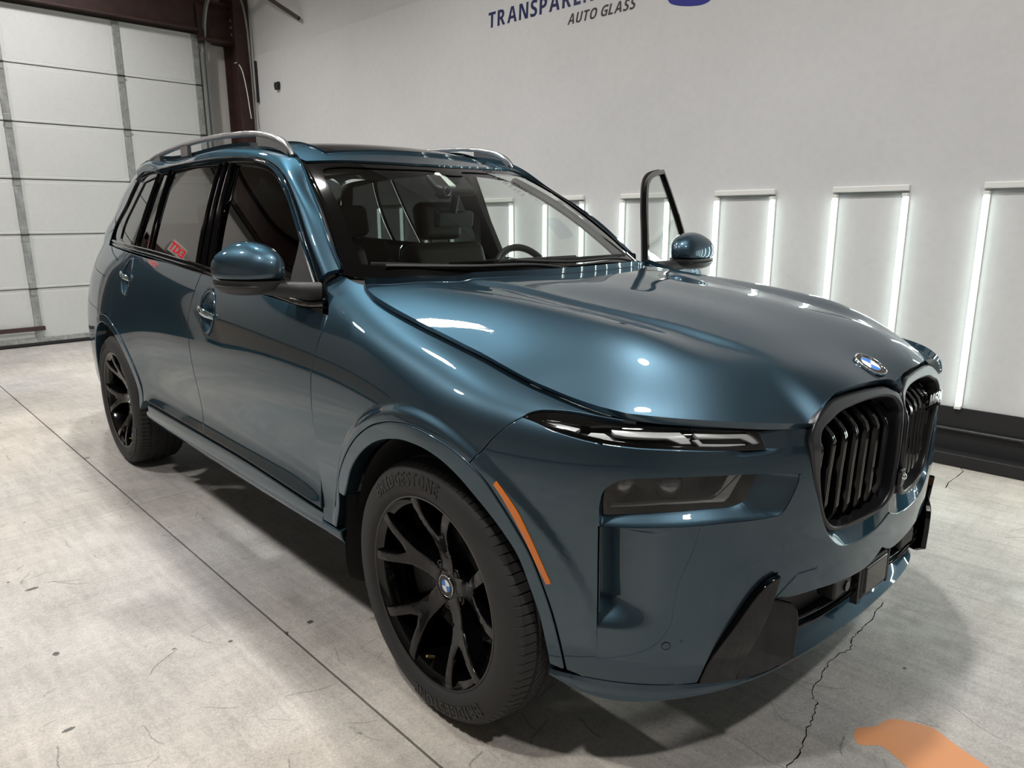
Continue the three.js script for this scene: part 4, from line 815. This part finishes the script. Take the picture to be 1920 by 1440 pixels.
{
  const half = clipSide(WIN, -1.79);                 // near side: whole frame; far side: only behind the door opening
  part('window_frame', gw, M.gloss, car, 'gloss black window surround');
  const rearW = ccw(outline(WIN, .02)).map(p => [p[0], p[1]]);
  const gr = trimmed(surfG, clipHalf(rearW, 0, -1.79, -1), { step: .03, bevel: .003, depth: .015, flip: 1, holes: panes.slice(1), rim: () => false, disp: () => .002 });
  part('window_frame', mirrorZ(gr), M.gloss, car, 'gloss black window surround');
  panes.forEach((p, i) => { const g = trimmed(surfG, inset(p, -.009), { step: .05, rim: false, flip: 1, disp: () => -.005 }); part('side_window', g, M.tint, car, 'dark tinted side window'); if (i) part('side_window', mirrorZ(g), M.tint, car, 'dark tinted side window'); });
  part('mirror_sail', trimmed(surfG, outline(SAIL, .02), { step: .04, flip: 1, bevel: .003, depth: .004, disp: () => .004 }), M.plastic, car);
  // bright edge strips
  const strip = (pts, r, m, name, off = .006) => { const P = outline(pts, .03, false).map(p => { const q = surfG(p[0], p[1]); const n = surfNormal(surfG, p[0], p[1]); if (n.z < 0) n.negate(); return q.addScaledVector(n, off); }); return sweep(P, ring2(r, r * 1.2, 8)); };
  part('window_seal', strip([[-.66, 1.15], [-.90, 1.336], [-1.08, 1.474], [-1.27, 1.596], [-1.39, 1.64], [-1.51, 1.666], [-1.86, 1.692], [-2.35, 1.697], [-2.92, 1.691], [-3.15, 1.679], [-3.27, 1.655], [-3.40, 1.50], [-3.56, 1.40], [-3.61, 1.345], [-3.61, 1.29], [-3.5, 1.256]], .007, M.gloss), M.gloss, car);
  part('window_seal', strip([[-.975, 1.37], [-.84, 1.262], [-.715, 1.165]], .006, M.brushed, '', .010), M.brushed, car);
  const bl = (y0, r, m) => part('belt_strip', strip([[-.66, 1.137 + y0], [-.80, 1.128 + y0], [-1.04, 1.147 + y0], [-1.70, 1.192 + y0], [-2.43, 1.232 + y0], [-2.93, 1.25 + y0], [-3.5, 1.268 + y0]], r, m, '', .012), m, car);
  bl(.006, .010, M.gloss); bl(.026, .008, M.gloss);
  // upright trims on the pillars
  for (const [a, b, w] of [[[-1.762, 1.66], [-1.64, 1.205], .016], [[-1.905, 1.668], [-1.80, 1.215], .012], [[-1.835, 1.67], [-1.72, 1.21], .014], [[-2.64, 1.675], [-2.575, 1.25], .010], [[-2.845, 1.67], [-2.882, 1.27], .010]])
    part('pillar_trim', strip([a, [lerp(a[0], b[0], .35), lerp(a[1], b[1], .5)], b], w, M.gloss, '', .002), M.gloss, car);
}
function clipSide(P, x) { return P; }
// ---------- windscreen, cowl and roof ----------
{
  const o = []; for (let i = 0; i <= 10; i++) o.push([lerp(.985, -.985, i / 10), .003]); o[0][2] = 1; o[10][2] = 1; for (let i = 0; i <= 10; i++) o.push([lerp(-.985, .985, i / 10), .985, i % 10 ? 0 : 1]);
  const P = ccw(outline(o, .05));
  part('windscreen', trimmed(surfW, P, { step: .06, rim: false, flip: 1 }), M.glass, car, 'clear raked windscreen');
  const inr = ccw(outline([[.90, .085, 1], [.5, .06], [0, .055], [-.5, .06], [-.90, .085, 1], [-.905, .5], [-.88, .90], [-.78, .93], [-.5, .93], [-.10, .925], [-.09, .89], [.09, .89], [.10, .925], [.5, .93], [.78, .93], [.88, .90], [.905, .5]], .04));
  part('windscreen_border', trimmed(surfW, P, { step: .06, rim: false, holes: [inr], holeRim: false, flip: 1, disp: () => -.004 }), M.gloss, car, 'black printed windscreen border');
  for (const s of [1, -1]) { const pts = []; for (let i = 0; i <= 20; i++) { const p = surfW(s * .99, i / 20); p.y += .004; pts.push(p); } part('windscreen_seal', sweep(pts, ring2(.009, .006, 8)), M.gloss, car); }
  const cow = gridGeo((s, t) => { const p = surfW(lerp(-.98, .98, s), lerp(.02, -.10, t)); p.y -= .012 + .02 * t; return p; }, 30, 4); part('cowl', cow, M.plastic, car);
  // wipers
  const wp = grp('wiper', car, 'black windscreen wiper'); const onW = (s, t, h) => { const p = surfW(s, t), n = surfNormal(surfW, s, t); if (n.y < 0) n.negate(); return p.addScaledVector(n, h); };
  part('arm', sweep(curve3([onW(-.15, .0, .01), onW(.1, .045, .02), onW(.45, .055, .018), onW(.80, .07, .012)], 30), ring2(.007, .006, 8)), M.plastic, wp);
  part('blade', sweep(curve3([onW(.02, .075, .006), onW(.4, .07, .006), onW(.86, .085, .006)], 30), ring2(.005, .008, 6)), M.rubber, wp);
  const w2 = grp('wiper', car, 'black windscreen wiper');
  part('arm', sweep(curve3([onW(-.75, .0, .01), onW(-.5, .045, .02), onW(-.1, .055, .02), onW(.2, .09, .014)], 30), ring2(.007, .006, 8)), M.plastic, w2);
  part('blade', sweep(curve3([onW(-.7, .07, .006), onW(-.2, .09, .006), onW(.28, .10, .006)], 30), ring2(.005, .008, 6)), M.rubber, w2);
  // roof skin with a glass panel
  const fr = z => { const s = clamp(Math.abs(z) / .60, 0, 1); return wsTop(s).x - .006; };
  const R = []; for (let i = 0; i <= 12; i++) { const z = lerp(.585, -.585, i / 12); R.push([z, fr(z), i % 12 ? 0 : 1]); }
  for (const x of [-1.6, -2.0, -2.6, -3.1]) R.push([-.592, x]); R.push([-.58, -3.45, 1], [0, -3.6], [.58, -3.45, 1]); for (const x of [-3.1, -2.6, -2.0, -1.6]) R.push([.592, x]);
  const sun = ccw(outline([[.45, -1.40, 1], [-.45, -1.40, 1], [-.46, -2.7, 1], [.46, -2.7, 1]], .03));
  part('roof', trimmed(surfRw, outline(R, .03), { step: .03, flip: -1, holes: [sun], bevel: .003, depth: .012 }), M.paint, car);
  part('roof_glass', trimmed(surfRw, sun, { step: .05, flip: -1, gap: .004, bevel: .003, depth: .01, disp: () => .002 }), M.gloss, car, 'black panoramic roof glass');
}
function surfRw(z, x) {                              // roof that meets the top of the windscreen
  const p = surfR(z, x), s = clamp(Math.abs(z) / .60, 0, 1), e = wsTop(s), d = e.x - x;
  p.y = lerp(e.y + .28 * Math.max(0, d) - .18 * d * d, p.y, smooth(0, .42, d)); return p;
}
// roof rails
{
  const top = [[-1.373, 1.690], [-1.402, 1.722], [-1.457, 1.751], [-1.52, 1.771], [-1.704, 1.802], [-2.002, 1.820], [-2.346, 1.827], [-2.749, 1.818], [-3.027, 1.800], [-3.181, 1.780], [-3.29, 1.745]];
  const mk = side => {
    const r = grp('roof_rail', car, 'satin silver roof rail');
    const path = curve3(top.map(p => V3(p[0], p[1] - .010, side * .615)), 60);
    part('bar', sweep(path, rrect2(.030, .024, .009), { sc: t => 1 - .4 * smooth(.06, 0, t) - .4 * smooth(.95, 1, t) }), M.alu, r);
    const foot = (x0, x1, y1) => { const P = []; const ty = spline(top.map(p => p[0]).reverse(), top.map(p => p[1]).reverse()); const n = 8; for (let i = 0; i <= n; i++) { const x = lerp(x0, x1, i / n); P.push([x, ty(x) - .014]); } for (let i = n; i >= 0; i--) { const x = lerp(x0, x1, i / n), b = surfP2(x); P.push([x + (i === n ? y1 : 0), b - .004]); } const g = prism(P, .016, .003); g.translate(0, 0, side * .615 - .008); part('foot', g, M.brushed, r); };
    foot(-1.68, -1.40, 0); foot(-2.66, -2.56, 0); foot(-3.27, -3.02, 0);
  };
  mk(1); mk(-1);
}
function surfP2(x) { const s = spline(PG4.map(p => p[0]).reverse(), PG4.map(p => p[1]).reverse()); return s(x); }
// ---------- door mirrors and handles ----------
function mirrorSet(parent, side) {
  const mz = g => side > 0 ? g : mirrorZ(g);
  const m = grp('door_mirror', parent, 'body coloured door mirror with black base');
  // shell: rows from the rear rim forward to the nose
  const C = V3(-.955, 1.252, 1.035);
  const cap = gridGeo((s, t) => {
    const a = s * 2 * Math.PI, e = 2.6, ca = Math.cos(a), sa = Math.sin(a), k = 1 / Math.pow(Math.abs(ca) ** e + Math.abs(sa) ** e, 1 / e);
    const f = t * Math.PI / 2, rr = Math.pow(Math.cos(f), .75), d = Math.sin(f);
    const z = k * ca * rr * .100, y = k * sa * rr * (sa > 0 ? .092 - .030 * Math.max(0, k * ca) ** 1.5 : .052);
    const yy = y + .006 * smooth(-.02, .02, y) * (1 - t);
    return V3(C.x + .03 + .165 * d * (1 - .25 * k * ca * rr) - .10 * (k * ca * rr > 0 ? (k * ca * rr) ** 2 : 0) * .5, C.y + yy, C.z + z);
  }, 64, 24, { closeU: true, flip: 1 });
  part('cap', mz(toNI(cap)), M.paint, m);
  const low = gridGeo((s, t) => {
    const a = Math.PI + s * Math.PI, ca = Math.cos(a), sa = Math.sin(a), e = 2.8, k = 1 / Math.pow(Math.abs(ca) ** e + Math.abs(sa) ** e, 1 / e), f = t * Math.PI / 2, rr = Math.pow(Math.cos(f), .7), d = Math.sin(f);
    return V3(C.x + .035 + .158 * d * (1 - .25 * k * ca * rr) - .05 * Math.max(0, k * ca * rr) ** 2, C.y - .028 + k * sa * rr * .055, C.z + k * ca * rr * .099);
  }, 40, 18);
  part('lower_shell', mz(toNI(low)), M.plastic, m);
  const glassG = gridGeo((s, t) => { const a = s * 2 * Math.PI, e = 2.8, ca = Math.cos(a), sa = Math.sin(a), k = 1 / Math.pow(Math.abs(ca) ** e + Math.abs(sa) ** e, 1 / e); return V3(C.x + .028 - .05 * Math.max(0, k * ca * t) ** 2, C.y - .004 + k * sa * t * (sa > 0 ? .086 : .072), C.z + k * ca * t * .096); }, 40, 4);
  part('mirror_glass', mz(toNI(glassG)), M.chrome, m);
  part('indicator', mz(sweep(curve3([[C.x + .01, C.y - .044, C.z + .100], [C.x + .09, C.y - .045, C.z + .088], [C.x + .165, C.y - .046, C.z + .035], [C.x + .188, C.y - .046, C.z - .03]], 24), ring2(.005, .004, 8))), M.lampDark, m);
  const arm = sweep(curve3([[-.70, 1.186, .878], [-.72, 1.19, .93], [-.80, 1.195, .985], [-.86, 1.20, 1.02]], 24), rrect2(.085, .052, .02), { up: V3(0, 1, 0), sc: t => [lerp(.85, 1, t), lerp(1.1, .8, t)] });
  part('arm', mz(arm), M.plastic, m);
  return m;
}
function toNI(g) { return g.index ? g.toNonIndexed() : g; }
mirrorSet(car, 1);
function handle(parent, uv, side) {
  const mz = g => side > 0 ? g : mirrorZ(g), h = grp('door_handle', parent, 'bright door handle in a round recess');
  const S = (u, v, d) => { const n = surfNormal(surfB, u, v).negate(); return surfB(u, v).addScaledVector(n, d); };
  const P = []; for (let i = 0; i <= 16; i++) { const t = i / 16; P.push(S(lerp(uv[0] + .085, uv[0] - .095, t), uv[1] + .004 - .012 * t, .006 + .014 * Math.sin(t * Math.PI))); }
  part('grip', mz(sweep(P, ring2(.008, .017, 12), { up: V3(0, 1, 0), sc: t => .55 + .45 * Math.sin(Math.min(1, Math.max(0, t)) * Math.PI) ** .6 })), M.chromeBlue, h);
  const ringp = []; for (let i = 0; i <= 40; i++) { const a = i / 40 * 2 * Math.PI; ringp.push(S(uv[0] + .073 * Math.cos(a), uv[1] + .066 * Math.sin(a), -.002)); }
  part('recess_rim', mz(sweep(ringp, ring2(.003, .003, 6), { caps: false })), M.paint, h);
}
M.chromeBlue = phy({ color: 0x9fb4c0, metalness: .95, roughness: .10, clearcoat: 1 });
handle(car, HF, 1); handle(car, HR, 1); handle(car, HR, -1);
// ---------- far front door, swung open ----------
{
  const D = grp('open_door', car, 'driver door standing open with its window frame');
  D.position.set(-.70, 0, -.80); D.rotation.y = -66 * Math.PI / 180;
  const inDoor = g => { const m = mirrorZ(g); m.translate(.70, 0, .80); return m; };
  part('door_skin', inDoor(frontDoorGeo), M.paint, D);
  const fr = ccw(outline([[-.665, 1.14, 1], [-.92, 1.340], [-1.098, 1.482], [-1.288, 1.607], [-1.39, 1.650], [-1.512, 1.680], [-1.82, 1.715, 1], [-1.70, 1.19, 1], [-1.04, 1.144]], .02));
  const inr = ccw(outline([[-.76, 1.17, 1], [-.945, 1.328], [-1.12, 1.464], [-1.30, 1.584], [-1.41, 1.629], [-1.563, 1.660], [-1.775, 1.682, 1], [-1.67, 1.215, 1], [-1.208, 1.185]], .02));
  part('window_frame', inDoor(trimmed(surfG, fr, { step: .03, flip: 1, holes: [inr], bevel: .005, depth: .025 })), M.gloss, D);
  part('window_seal', inDoor(trimmed((x, y) => surfG(x, y).add(V3(0, 0, -.028)), fr, { step: .03, flip: 1, holes: [inr], bevel: .004, depth: .006 })), M.rubber, D);
  part('window_pane', inDoor(trimmed(surfG, inr, { step: .05, flip: 1, rim: false, disp: () => -.02 })), M.glass, D);
  // door card
  part('door_card', inDoor(trimmed((u, v) => { const p = surfB(u, v); p.z -= .09; return p; }, outline([[2.13, .76, 1], [2.16, .2, 1], [3.15, .2, 1], [3.18, .79, 1], [2.7, .785]], .03), { step: .04, flip: -1, bevel: .01, depth: .02 })), M.dash, D);
  const mm = mirrorSet(D, -1); mm.position.set(.70, 0, .80);
}
// ---------- wheels ----------
const TR = .388, RIMR = .284, TW = .142;             // tyre radius, rim edge, half width (outer face at +z)
const wheelProto = (() => {
  const W = new THREE.Group();
  const prof = [[.262, -.10], [.285, -.128], [.315, -.140], [.345, -.138], [.368, -.126], [.380, -.110]];
  const sec = []; // half section (r, z) from inner bead over the tread to the outer bead
  for (const p of prof) sec.push([p[0], p[1], 0]);
  const groove = [-.066, -.022, .022, .066];
  for (let z = -.104; z <= .1041; z += .0026) { let r = .3885 - .006 * (z / .105) ** 2 - .004 * (z / .105) ** 4; for (const g of groove) if (Math.abs(z - g) < .0055) r -= .0085; sec.push([r, z, Math.abs(z) > .0715 ? 2 : Math.abs(z) < .0165 || Math.abs(Math.abs(z) - .044) < .0165 ? 1 : 0]); }
  for (const p of prof.slice().reverse()) sec.push([p[0], -p[1], 0]);
  sec.splice(sec.length - 2, 0, [.300, .1385, 0], [.292, .1345, 0]);
  const N = 720, pos = [], idx = [], m = sec.length;
  for (let i = 0; i <= N; i++) { const a = i / N * 2 * Math.PI, ca = Math.cos(a), sa = Math.sin(a); for (let j = 0; j < m; j++) { let [r, z, k] = sec[j]; const ph = (i + (z > 0 ? 0 : 3)) % 8; if (k === 2 && ph === 0) r -= .006; if (k === 1 && (i + Math.round(z * 500)) % 10 === 0) r -= .004; if (!k && Math.abs(z) > .104 && r > .37 && ph === 0) r -= .0035; pos.push(r * ca, r * sa, z); } }
  for (let i = 0; i < N; i++) for (let j = 0; j < m - 1; j++) { const a = i * m + j, b = (i + 1) * m + j; idx.push(a, b, b + 1, a, b + 1, a + 1); }
  const tg = new THREE.BufferGeometry(); tg.setAttribute('position', new THREE.Float32BufferAttribute(pos, 3)); tg.setIndex(idx); tg.computeVertexNormals();
  part('tyre', plain(toCreasedNormals(tg, .5)), M.tyre, W, 'black tyre with raised maker lettering');
  // raised lettering twice round the sidewall
  const word = 'BRIDGESTONE', gs = [];
  for (const a0 of [106, -74]) { let ang = a0 * Math.PI / 180 + .50; for (const ch of word) { const g = new TextGeometry(ch, { font, size: .034, depth: .002, curveSegments: 2, bevelEnabled: false }); g.computeBoundingBox(); const w = g.boundingBox.max.x - g.boundingBox.min.x, half = (w + .007) / 2 / .335; ang -= half; g.translate(-(g.boundingBox.max.x + g.boundingBox.min.x) / 2, 0, 0); g.scale(1, 1.1, 1); g.rotateX(-.12); g.translate(0, .3175, .1402); g.rotateZ(ang - Math.PI / 2); ang -= half; gs.push(plain(g)); } }
  part('lettering', merge(gs), M.letters, W);
  // rim barrel and edge
  const barrel = [[.262, -.10], [.250, -.09], [.246, .02], [.250, .085], [.258, .112], [.272, .120], [.278, .128], [.284, .129], [.2855, .1265], [.2845, .122], [.277, .112], [.262, .10]];
  const bg = new THREE.LatheGeometry(barrel.map(p => new THREE.Vector2(...p)), 96); bg.rotateX(Math.PI / 2); bg.scale(1, 1, 1); 
  { const p = bg.attributes.position; for (let i = 0; i < p.count; i++) p.setZ(i, p.getZ(i)); }
  part('rim', plain(toCreasedNormals(bg, .5)), M.rim, W, 'gloss black alloy rim');
  // Y spokes
  const face = r => .058 + .062 * smooth(.05, .27, r);            // dish: deeper at the hub
  const sp = []; const rimw = .048;
  const O = [[.040, .028], [.075, .029], [.115, .030], [.140, .033], [.178, .050], [.276, .104], [.276, .064], [.225, .040], [.186, .019], [.168, .0], [.186, -.019], [.225, -.040], [.276, -.064], [.276, -.104], [.178, -.050], [.140, -.033], [.115, -.030], [.075, -.029], [.040, -.028]];
  const sh = new THREE.Shape(O.map(p => new THREE.Vector2(p[0], p[1])));
  let sg = new THREE.ExtrudeGeometry(sh, { depth: .034, bevelEnabled: true, bevelThickness: .005, bevelSize: .0045, bevelOffset: -.0045, bevelSegments: 2, curveSegments: 6 });
  sg = plain(sg); sg = subdivide(sg, .02);
  { const p = sg.attributes.position; for (let i = 0; i < p.count; i++) { const r = Math.hypot(p.getX(i), p.getY(i)), back = p.getZ(i) < .01; p.setZ(i, p.getZ(i) - .034 + face(r) - (back ? .012 + .02 * smooth(.25, .08, r) : 0)); } }
  sg = toCreasedNormals(sg, .45);
  const lug = new THREE.CylinderGeometry(.0125, .011, .03, 6); lug.rotateX(Math.PI / 2);
  for (let k = 0; k < 5; k++) { const a = (87 + 72 * k) * Math.PI / 180; const s = part('spoke', sg, M.rim, W); s.rotation.z = a; }
  for (let k = 0; k < 5; k++) { const a = (87 + 36 + 72 * k) * Math.PI / 180; const l = part('lug_bolt', lug, M.caliper, W); l.position.set(.056 * Math.cos(a), .056 * Math.sin(a), .045);
    const pk2 = new THREE.TorusGeometry(.0185, .004, 8, 20); const t = part('lug_pocket', pk2, M.rim, W); t.position.set(.056 * Math.cos(a), .056 * Math.sin(a), .056); }
  const hub = new THREE.LatheGeometry([[.001, .062], [.036, .062], [.050, .056], [.078, .052], [.085, .03], [.085, .0]].map(p => new THREE.Vector2(...p)), 40); hub.rotateX(Math.PI / 2); part('hub', plain(toCreasedNormals(hub, .5)), M.rim, W);
  const capG = new THREE.Group(); 
  { const r = .034; const ringG = new THREE.LatheGeometry([[r * .92, 0], [r * .92, .006], [r, .005], [r, 0]].map(p => new THREE.Vector2(...p)), 36); ringG.rotateX(Math.PI / 2); ringG.translate(0, 0, .062); part('centre_cap', ringG, M.chrome, W, 'round centre cap with blue and white quarters');
    const bf = new THREE.CylinderGeometry(r * .92, r * .92, .004, 32); bf.rotateX(Math.PI / 2); bf.translate(0, 0, .064); part('cap_field', bf, M.gloss, W);
    for (let k = 0; k < 4; k++) { const g = new THREE.CircleGeometry(r * .56, 10, k * Math.PI / 2 + .25, Math.PI / 2); g.translate(0, 0, .0665); part('cap_quarter', g, k % 2 ? M.bmwBlue : M.bmwWhite, W); } }
  const dg = new THREE.LatheGeometry([[.07, -.02], [.185, -.02], [.187, -.014], [.187, .004], [.185, .010], [.07, .010]].map(p => new THREE.Vector2(...p)), 64); dg.rotateX(Math.PI / 2); part('brake_disc', plain(toCreasedNormals(dg, .4)), M.disc, W);
  const cal = prism(Array.from({ length: 13 }, (_, i) => { const a = (150 + i * 5) * Math.PI / 180; return [.21 * Math.cos(a), .21 * Math.sin(a)]; }).concat(Array.from({ length: 13 }, (_, i) => { const a = (210 - i * 5) * Math.PI / 180; return [.115 * Math.cos(a), .115 * Math.sin(a)]; })), .05, .006); cal.translate(0, 0, -.02); part('caliper', cal, M.caliper, W);
  const v = new THREE.CylinderGeometry(.004, .005, .03, 10); v.rotateX(Math.PI / 2 - .5); const va = -100 * Math.PI / 180; v.translate(.238 * Math.cos(va), .238 * Math.sin(va), .10); part('valve', v, M.brass, W, 'brass valve stem');
  return W;
})();
function subdivide(g, maxL) {                         // split long edges so that flat faces can bend
  let p = Array.from(g.attributes.position.array), changed = true, guard = 0;
  while (changed && guard++ < 5) {
    changed = false; const out = [];
    for (let t = 0; t < p.length; t += 9) {
      const a = p.slice(t, t + 3), b = p.slice(t + 3, t + 6), c = p.slice(t + 6, t + 9), L = (x, y) => Math.hypot(x[0] - y[0], x[1] - y[1], x[2] - y[2]), mid = (x, y) => x.map((v, i) => (v + y[i]) / 2);
      const e = [L(a, b), L(b, c), L(c, a)], k = e.indexOf(Math.max(...e));
      if (e[k] > maxL) { changed = true; const [x, y, z] = k === 0 ? [a, b, c] : k === 1 ? [b, c, a] : [c, a, b], m = mid(x, y); out.push(...x, ...m, ...z, ...m, ...y, ...z); } else out.push(...a, ...b, ...c);
    } p = out;
  }
  return geom(p);
}
const WHEELZ = .842;
for (const [x, z, s, ry] of [[0, .838, 1, 0], [-3.105, .848, 1, 0], [0, -.838, -1, 0], [-3.105, -.848, -1, 0]]) {
  const w = wheelProto.clone(); w.name = 'wheel'; w.userData.label = 'black multi-spoke wheel with road tyre'; w.position.set(x, TR - .004, z); if (s < 0) w.rotation.y = Math.PI; else if (x < -1) w.rotation.z = .5; car.add(w);
}
// wheel wells, mud flaps, underbody
{
  for (const [x, s] of [[0, 1], [-3.105, 1], [0, -1], [-3.105, -1]]) {
    const g = gridGeo((u, v) => { const a = lerp(.02, Math.PI - .02, u), r = .45; return V3(x + r * Math.cos(a), .39 + r * Math.sin(a), s * lerp(.93 - .05 * Math.max(0, Math.cos(a)), .55, v)); }, 40, 4); part('wheel_well', g, M.well, car);
    const b = gridGeo((u, v) => V3(x + lerp(-.47, .47, u), lerp(.2, .86, v), s * .56), 4, 4); part('wheel_well', b, M.well, car);
  }
  const flap = (x, s, h) => { const P = [[0, h], [.005, .32], [.0, .2], [.015, .165], [.05, .15], [.10, .16], [.125, .19], [.13, h]]; const c = curve3([[0, h, 0], [-.03, .42, 0], [-.052, .30, 0], [-.055, .19, 0]], 12); const g = gridGeo((u, v) => { const p = c[Math.round(v * 12)]; const zz = lerp(.945 - .02 * v * v, .76, u); const cut = v > .9 ? smooth(.0, .25, u) * smooth(1, .8, u) : 1; return V3(x + p.x + .012 * u, p.y - (1 - cut) * -.03 * (v > .9 ? 1 : 0), s * zz); }, 8, 12); return toNI(g); };
  for (const s of [1, -1]) { for (const [x, h] of [[-.475, .54], [-3.62, .54]]) { const g0 = flap(x, s, h), g1 = g0.clone(); g1.translate(.012, 0, 0); part('mud_flap', merge([g0, g1]), M.plastic, car, 'black mud flap'); } }
  part('underbody', merge([box(2.3, .12, 1.5, -1.55, .36, 0), box(.9, .1, .8, 0, .36, 0), box(.9, .12, .8, -3.1, .40, 0), box(.7, .14, 1.3, -3.85, .42, 0), box(.3, .06, 1.1, .5, .34, 0)]), M.well, car);
}
// ---------- cabin ----------
{
  const C = grp('cabin', car, 'dark cabin interior');
  part('dashboard', gridGeo((s, t) => { const z = lerp(-.72, .72, s), pr = [[-.62, 1.175], [-.72, 1.18], [-.86, 1.165], [-.94, 1.12], [-.95, .95], [-.90, .7]], i = t * 5, a = Math.min(4, Math.floor(i)), f = i - a; return V3(lerp(pr[a][0], pr[a + 1][0], f) - .05 * (z / .7) ** 2, lerp(pr[a][1], pr[a + 1][1], f) - .01 * (z / .7) ** 2, z); }, 24, 20, { flip: -1 }), M.dash, C);
  part('screen', box(.012, .09, .78, -.91, 1.20, -.22, .005), M.gloss, C, 'wide dashboard screen');
  part('cabin_floor', box(3.0, .04, 1.5, -2.2, .44, 0), M.dash, C);
  part('headliner', gridGeo((s, t) => { const z = lerp(-.56, .56, s), x = lerp(-1.28, -3.6, t); const p = surfRw(z, x); p.y -= .05; return p; }, 12, 16), M.liner, C);
  part('rear_wall', box(.05, .9, 1.4, -3.75, .95, 0), M.dash, C);
  part('right_trim', box(2.7, .65, .05, -2.25, .80, .84), M.dash, C); part('left_trim', box(1.7, .65, .05, -2.75, .80, -.84), M.dash, C);
  for (const s of [1, -1]) part('door_pillar', slabPoly([V3(-1.70, 1.18, s * .86), V3(-1.86, 1.18, s * .86), V3(-1.92, 1.66, s * .67), V3(-1.78, 1.66, s * .67)], .03), M.dash, C);
  for (const s of [1, -1]) { const pts = []; for (let i = 0; i <= 12; i++) { const p = surfW(s * .965, i / 12); p.y -= .035; p.x -= .02; pts.push(p); } part('windscreen_pillar_trim', sweep(pts, ring2(.035, .02, 8)), M.dash, C); }
  // bulged cushion helper: rounded slab bent to a profile
  const seat = (z, x, name, tilt = .36) => {
    const S = grp(name, C, 'dark leather seat');
  };
  const cushion = (w, h, d, r) => new RoundedBoxGeometry(w, h, d, 4, r);
  for (const [x, z, w] of [[-1.42, .38, .52], [-1.42, -.38, .52], [-2.42, .40, .5], [-2.42, -.40, .5]]) {
    const back = cushion(.13, .66, w, .055); back.rotateZ(.34); back.translate(x - .17, .98, z);
    const b1 = cushion(.16, .50, .10, .045); b1.rotateZ(.34); const b2 = b1.clone(); b1.translate(x - .14, .92, z + w / 2 - .045); b2.translate(x - .14, .92, z - w / 2 + .045);
    part('seat_back', merge([back, b1, b2]), M.leather, C, 'dark leather seat back');
    const hr = cushion(.10, .20, .28, .045); hr.rotateZ(.2); hr.translate(x - .31, 1.41, z); part('headrest', hr, M.leather, C);
    for (const dz of [-.06, .06]) { const p = new THREE.CylinderGeometry(.007, .007, .12, 8); p.rotateZ(.3); p.translate(x - .285, 1.30, z + dz); part('headrest_post', p, M.chrome, C); }
    const cu = cushion(.52, .14, w, .05); cu.translate(x + .12, .66, z); part('seat_cushion', cu, M.leather2, C);
  }
  const sw = grp('steering_wheel', car, 'black leather steering wheel');
  const t = new THREE.TorusGeometry(.185, .017, 14, 48); part('wheel_rim', t, M.plastic, sw); part('wheel_hub', cushion(.15, .12, .05, .022), M.dash, sw);
  for (const a of [0, Math.PI, -Math.PI / 2]) { const b = box(.12, .04, .018, .11, 0, 0, .006); b.rotateZ(a); part('wheel_spoke', b, M.brushed, sw); }
  sw.position.set(-1.02, 1.115, -.38); sw.rotation.set(0, Math.PI / 2, 0); sw.rotateX(-.42);
  const col = new THREE.CylinderGeometry(.04, .05, .3, 16); col.rotateZ(1.2); col.translate(-.9, 1.05, -.38); part('steering_column', col, M.dash, C);
  // things hung in the windscreen
  const on = (s, tt, h) => { const p = surfW(s, tt), n = surfNormal(surfW, s, tt); if (n.y < 0) n.negate(); return p.addScaledVector(n, h); };
  const rm = grp('rear_view_mirror', car, 'dark inside mirror'); const mp = on(0, .80, -.16); const mg = new RoundedBoxGeometry(.035, .075, .25, 3, .016); mg.rotateZ(-.15); mg.rotateY(.2); mg.translate(mp.x - .03, mp.y - .01, -.02); part('mirror_body', mg, M.plastic, rm); part('stalk', sweep([on(0, .86, -.02), on(0, .83, -.08), V3(mp.x - .01, mp.y + .02, 0)], ring2(.018, .018, 8)), M.plastic, rm);
  const sb = grp('sensor_housing', car, 'black camera housing behind the windscreen'); const sp2 = on(.0, .87, -.03); const sg2 = new RoundedBoxGeometry(.14, .035, .16, 3, .014); sg2.rotateZ(-.60); sg2.translate(sp2.x, sp2.y - .005, 0); part('shell', sg2, M.plastic, sb);
  const cam = grp('dash_camera', car, 'small black camera on the windscreen'); const cp = on(.16, .83, -.02); const cg = new RoundedBoxGeometry(.10, .03, .075, 3, .01); cg.rotateZ(-.62); cg.translate(cp.x, cp.y, cp.z); part('bracket', cg, M.plastic, cam); const fp = on(.17, .76, -.03); const fg = new RoundedBoxGeometry(.05, .05, .06, 3, .012); fg.rotateZ(-.3); fg.translate(fp.x, fp.y, fp.z); part('camera_body', fg, M.plastic, cam); const le = new THREE.TorusGeometry(.017, .0018, 6, 24); le.rotateY(Math.PI / 2); le.translate(fp.x + .027, fp.y, fp.z); part('lens_ring', le, M.brushed, cam);
  const tag = new RoundedBoxGeometry(.105, .016, .05, 3, .007); const tp = on(.085, .86, -.014); tag.rotateZ(-.62); tag.rotateY(.15); tag.translate(tp.x, tp.y, tp.z); part('toll_tag', tag, M.tag, car, 'white tag stuck behind the windscreen');
  // seat belts
  for (const s of [1, -1]) part('seat_belt', sweep(curve3([[-1.80, 1.45, s * .72], [-1.72, 1.2, s * .66], [-1.60, .9, s * .60]], 16), [[-.024, -.001], [.024, -.001], [.024, .001], [-.024, .001]], { up: V3(1, 0, 0) }), M.dash, C);
}
scene.updateMatrixWorld(true);
renderer.render(scene, camera);
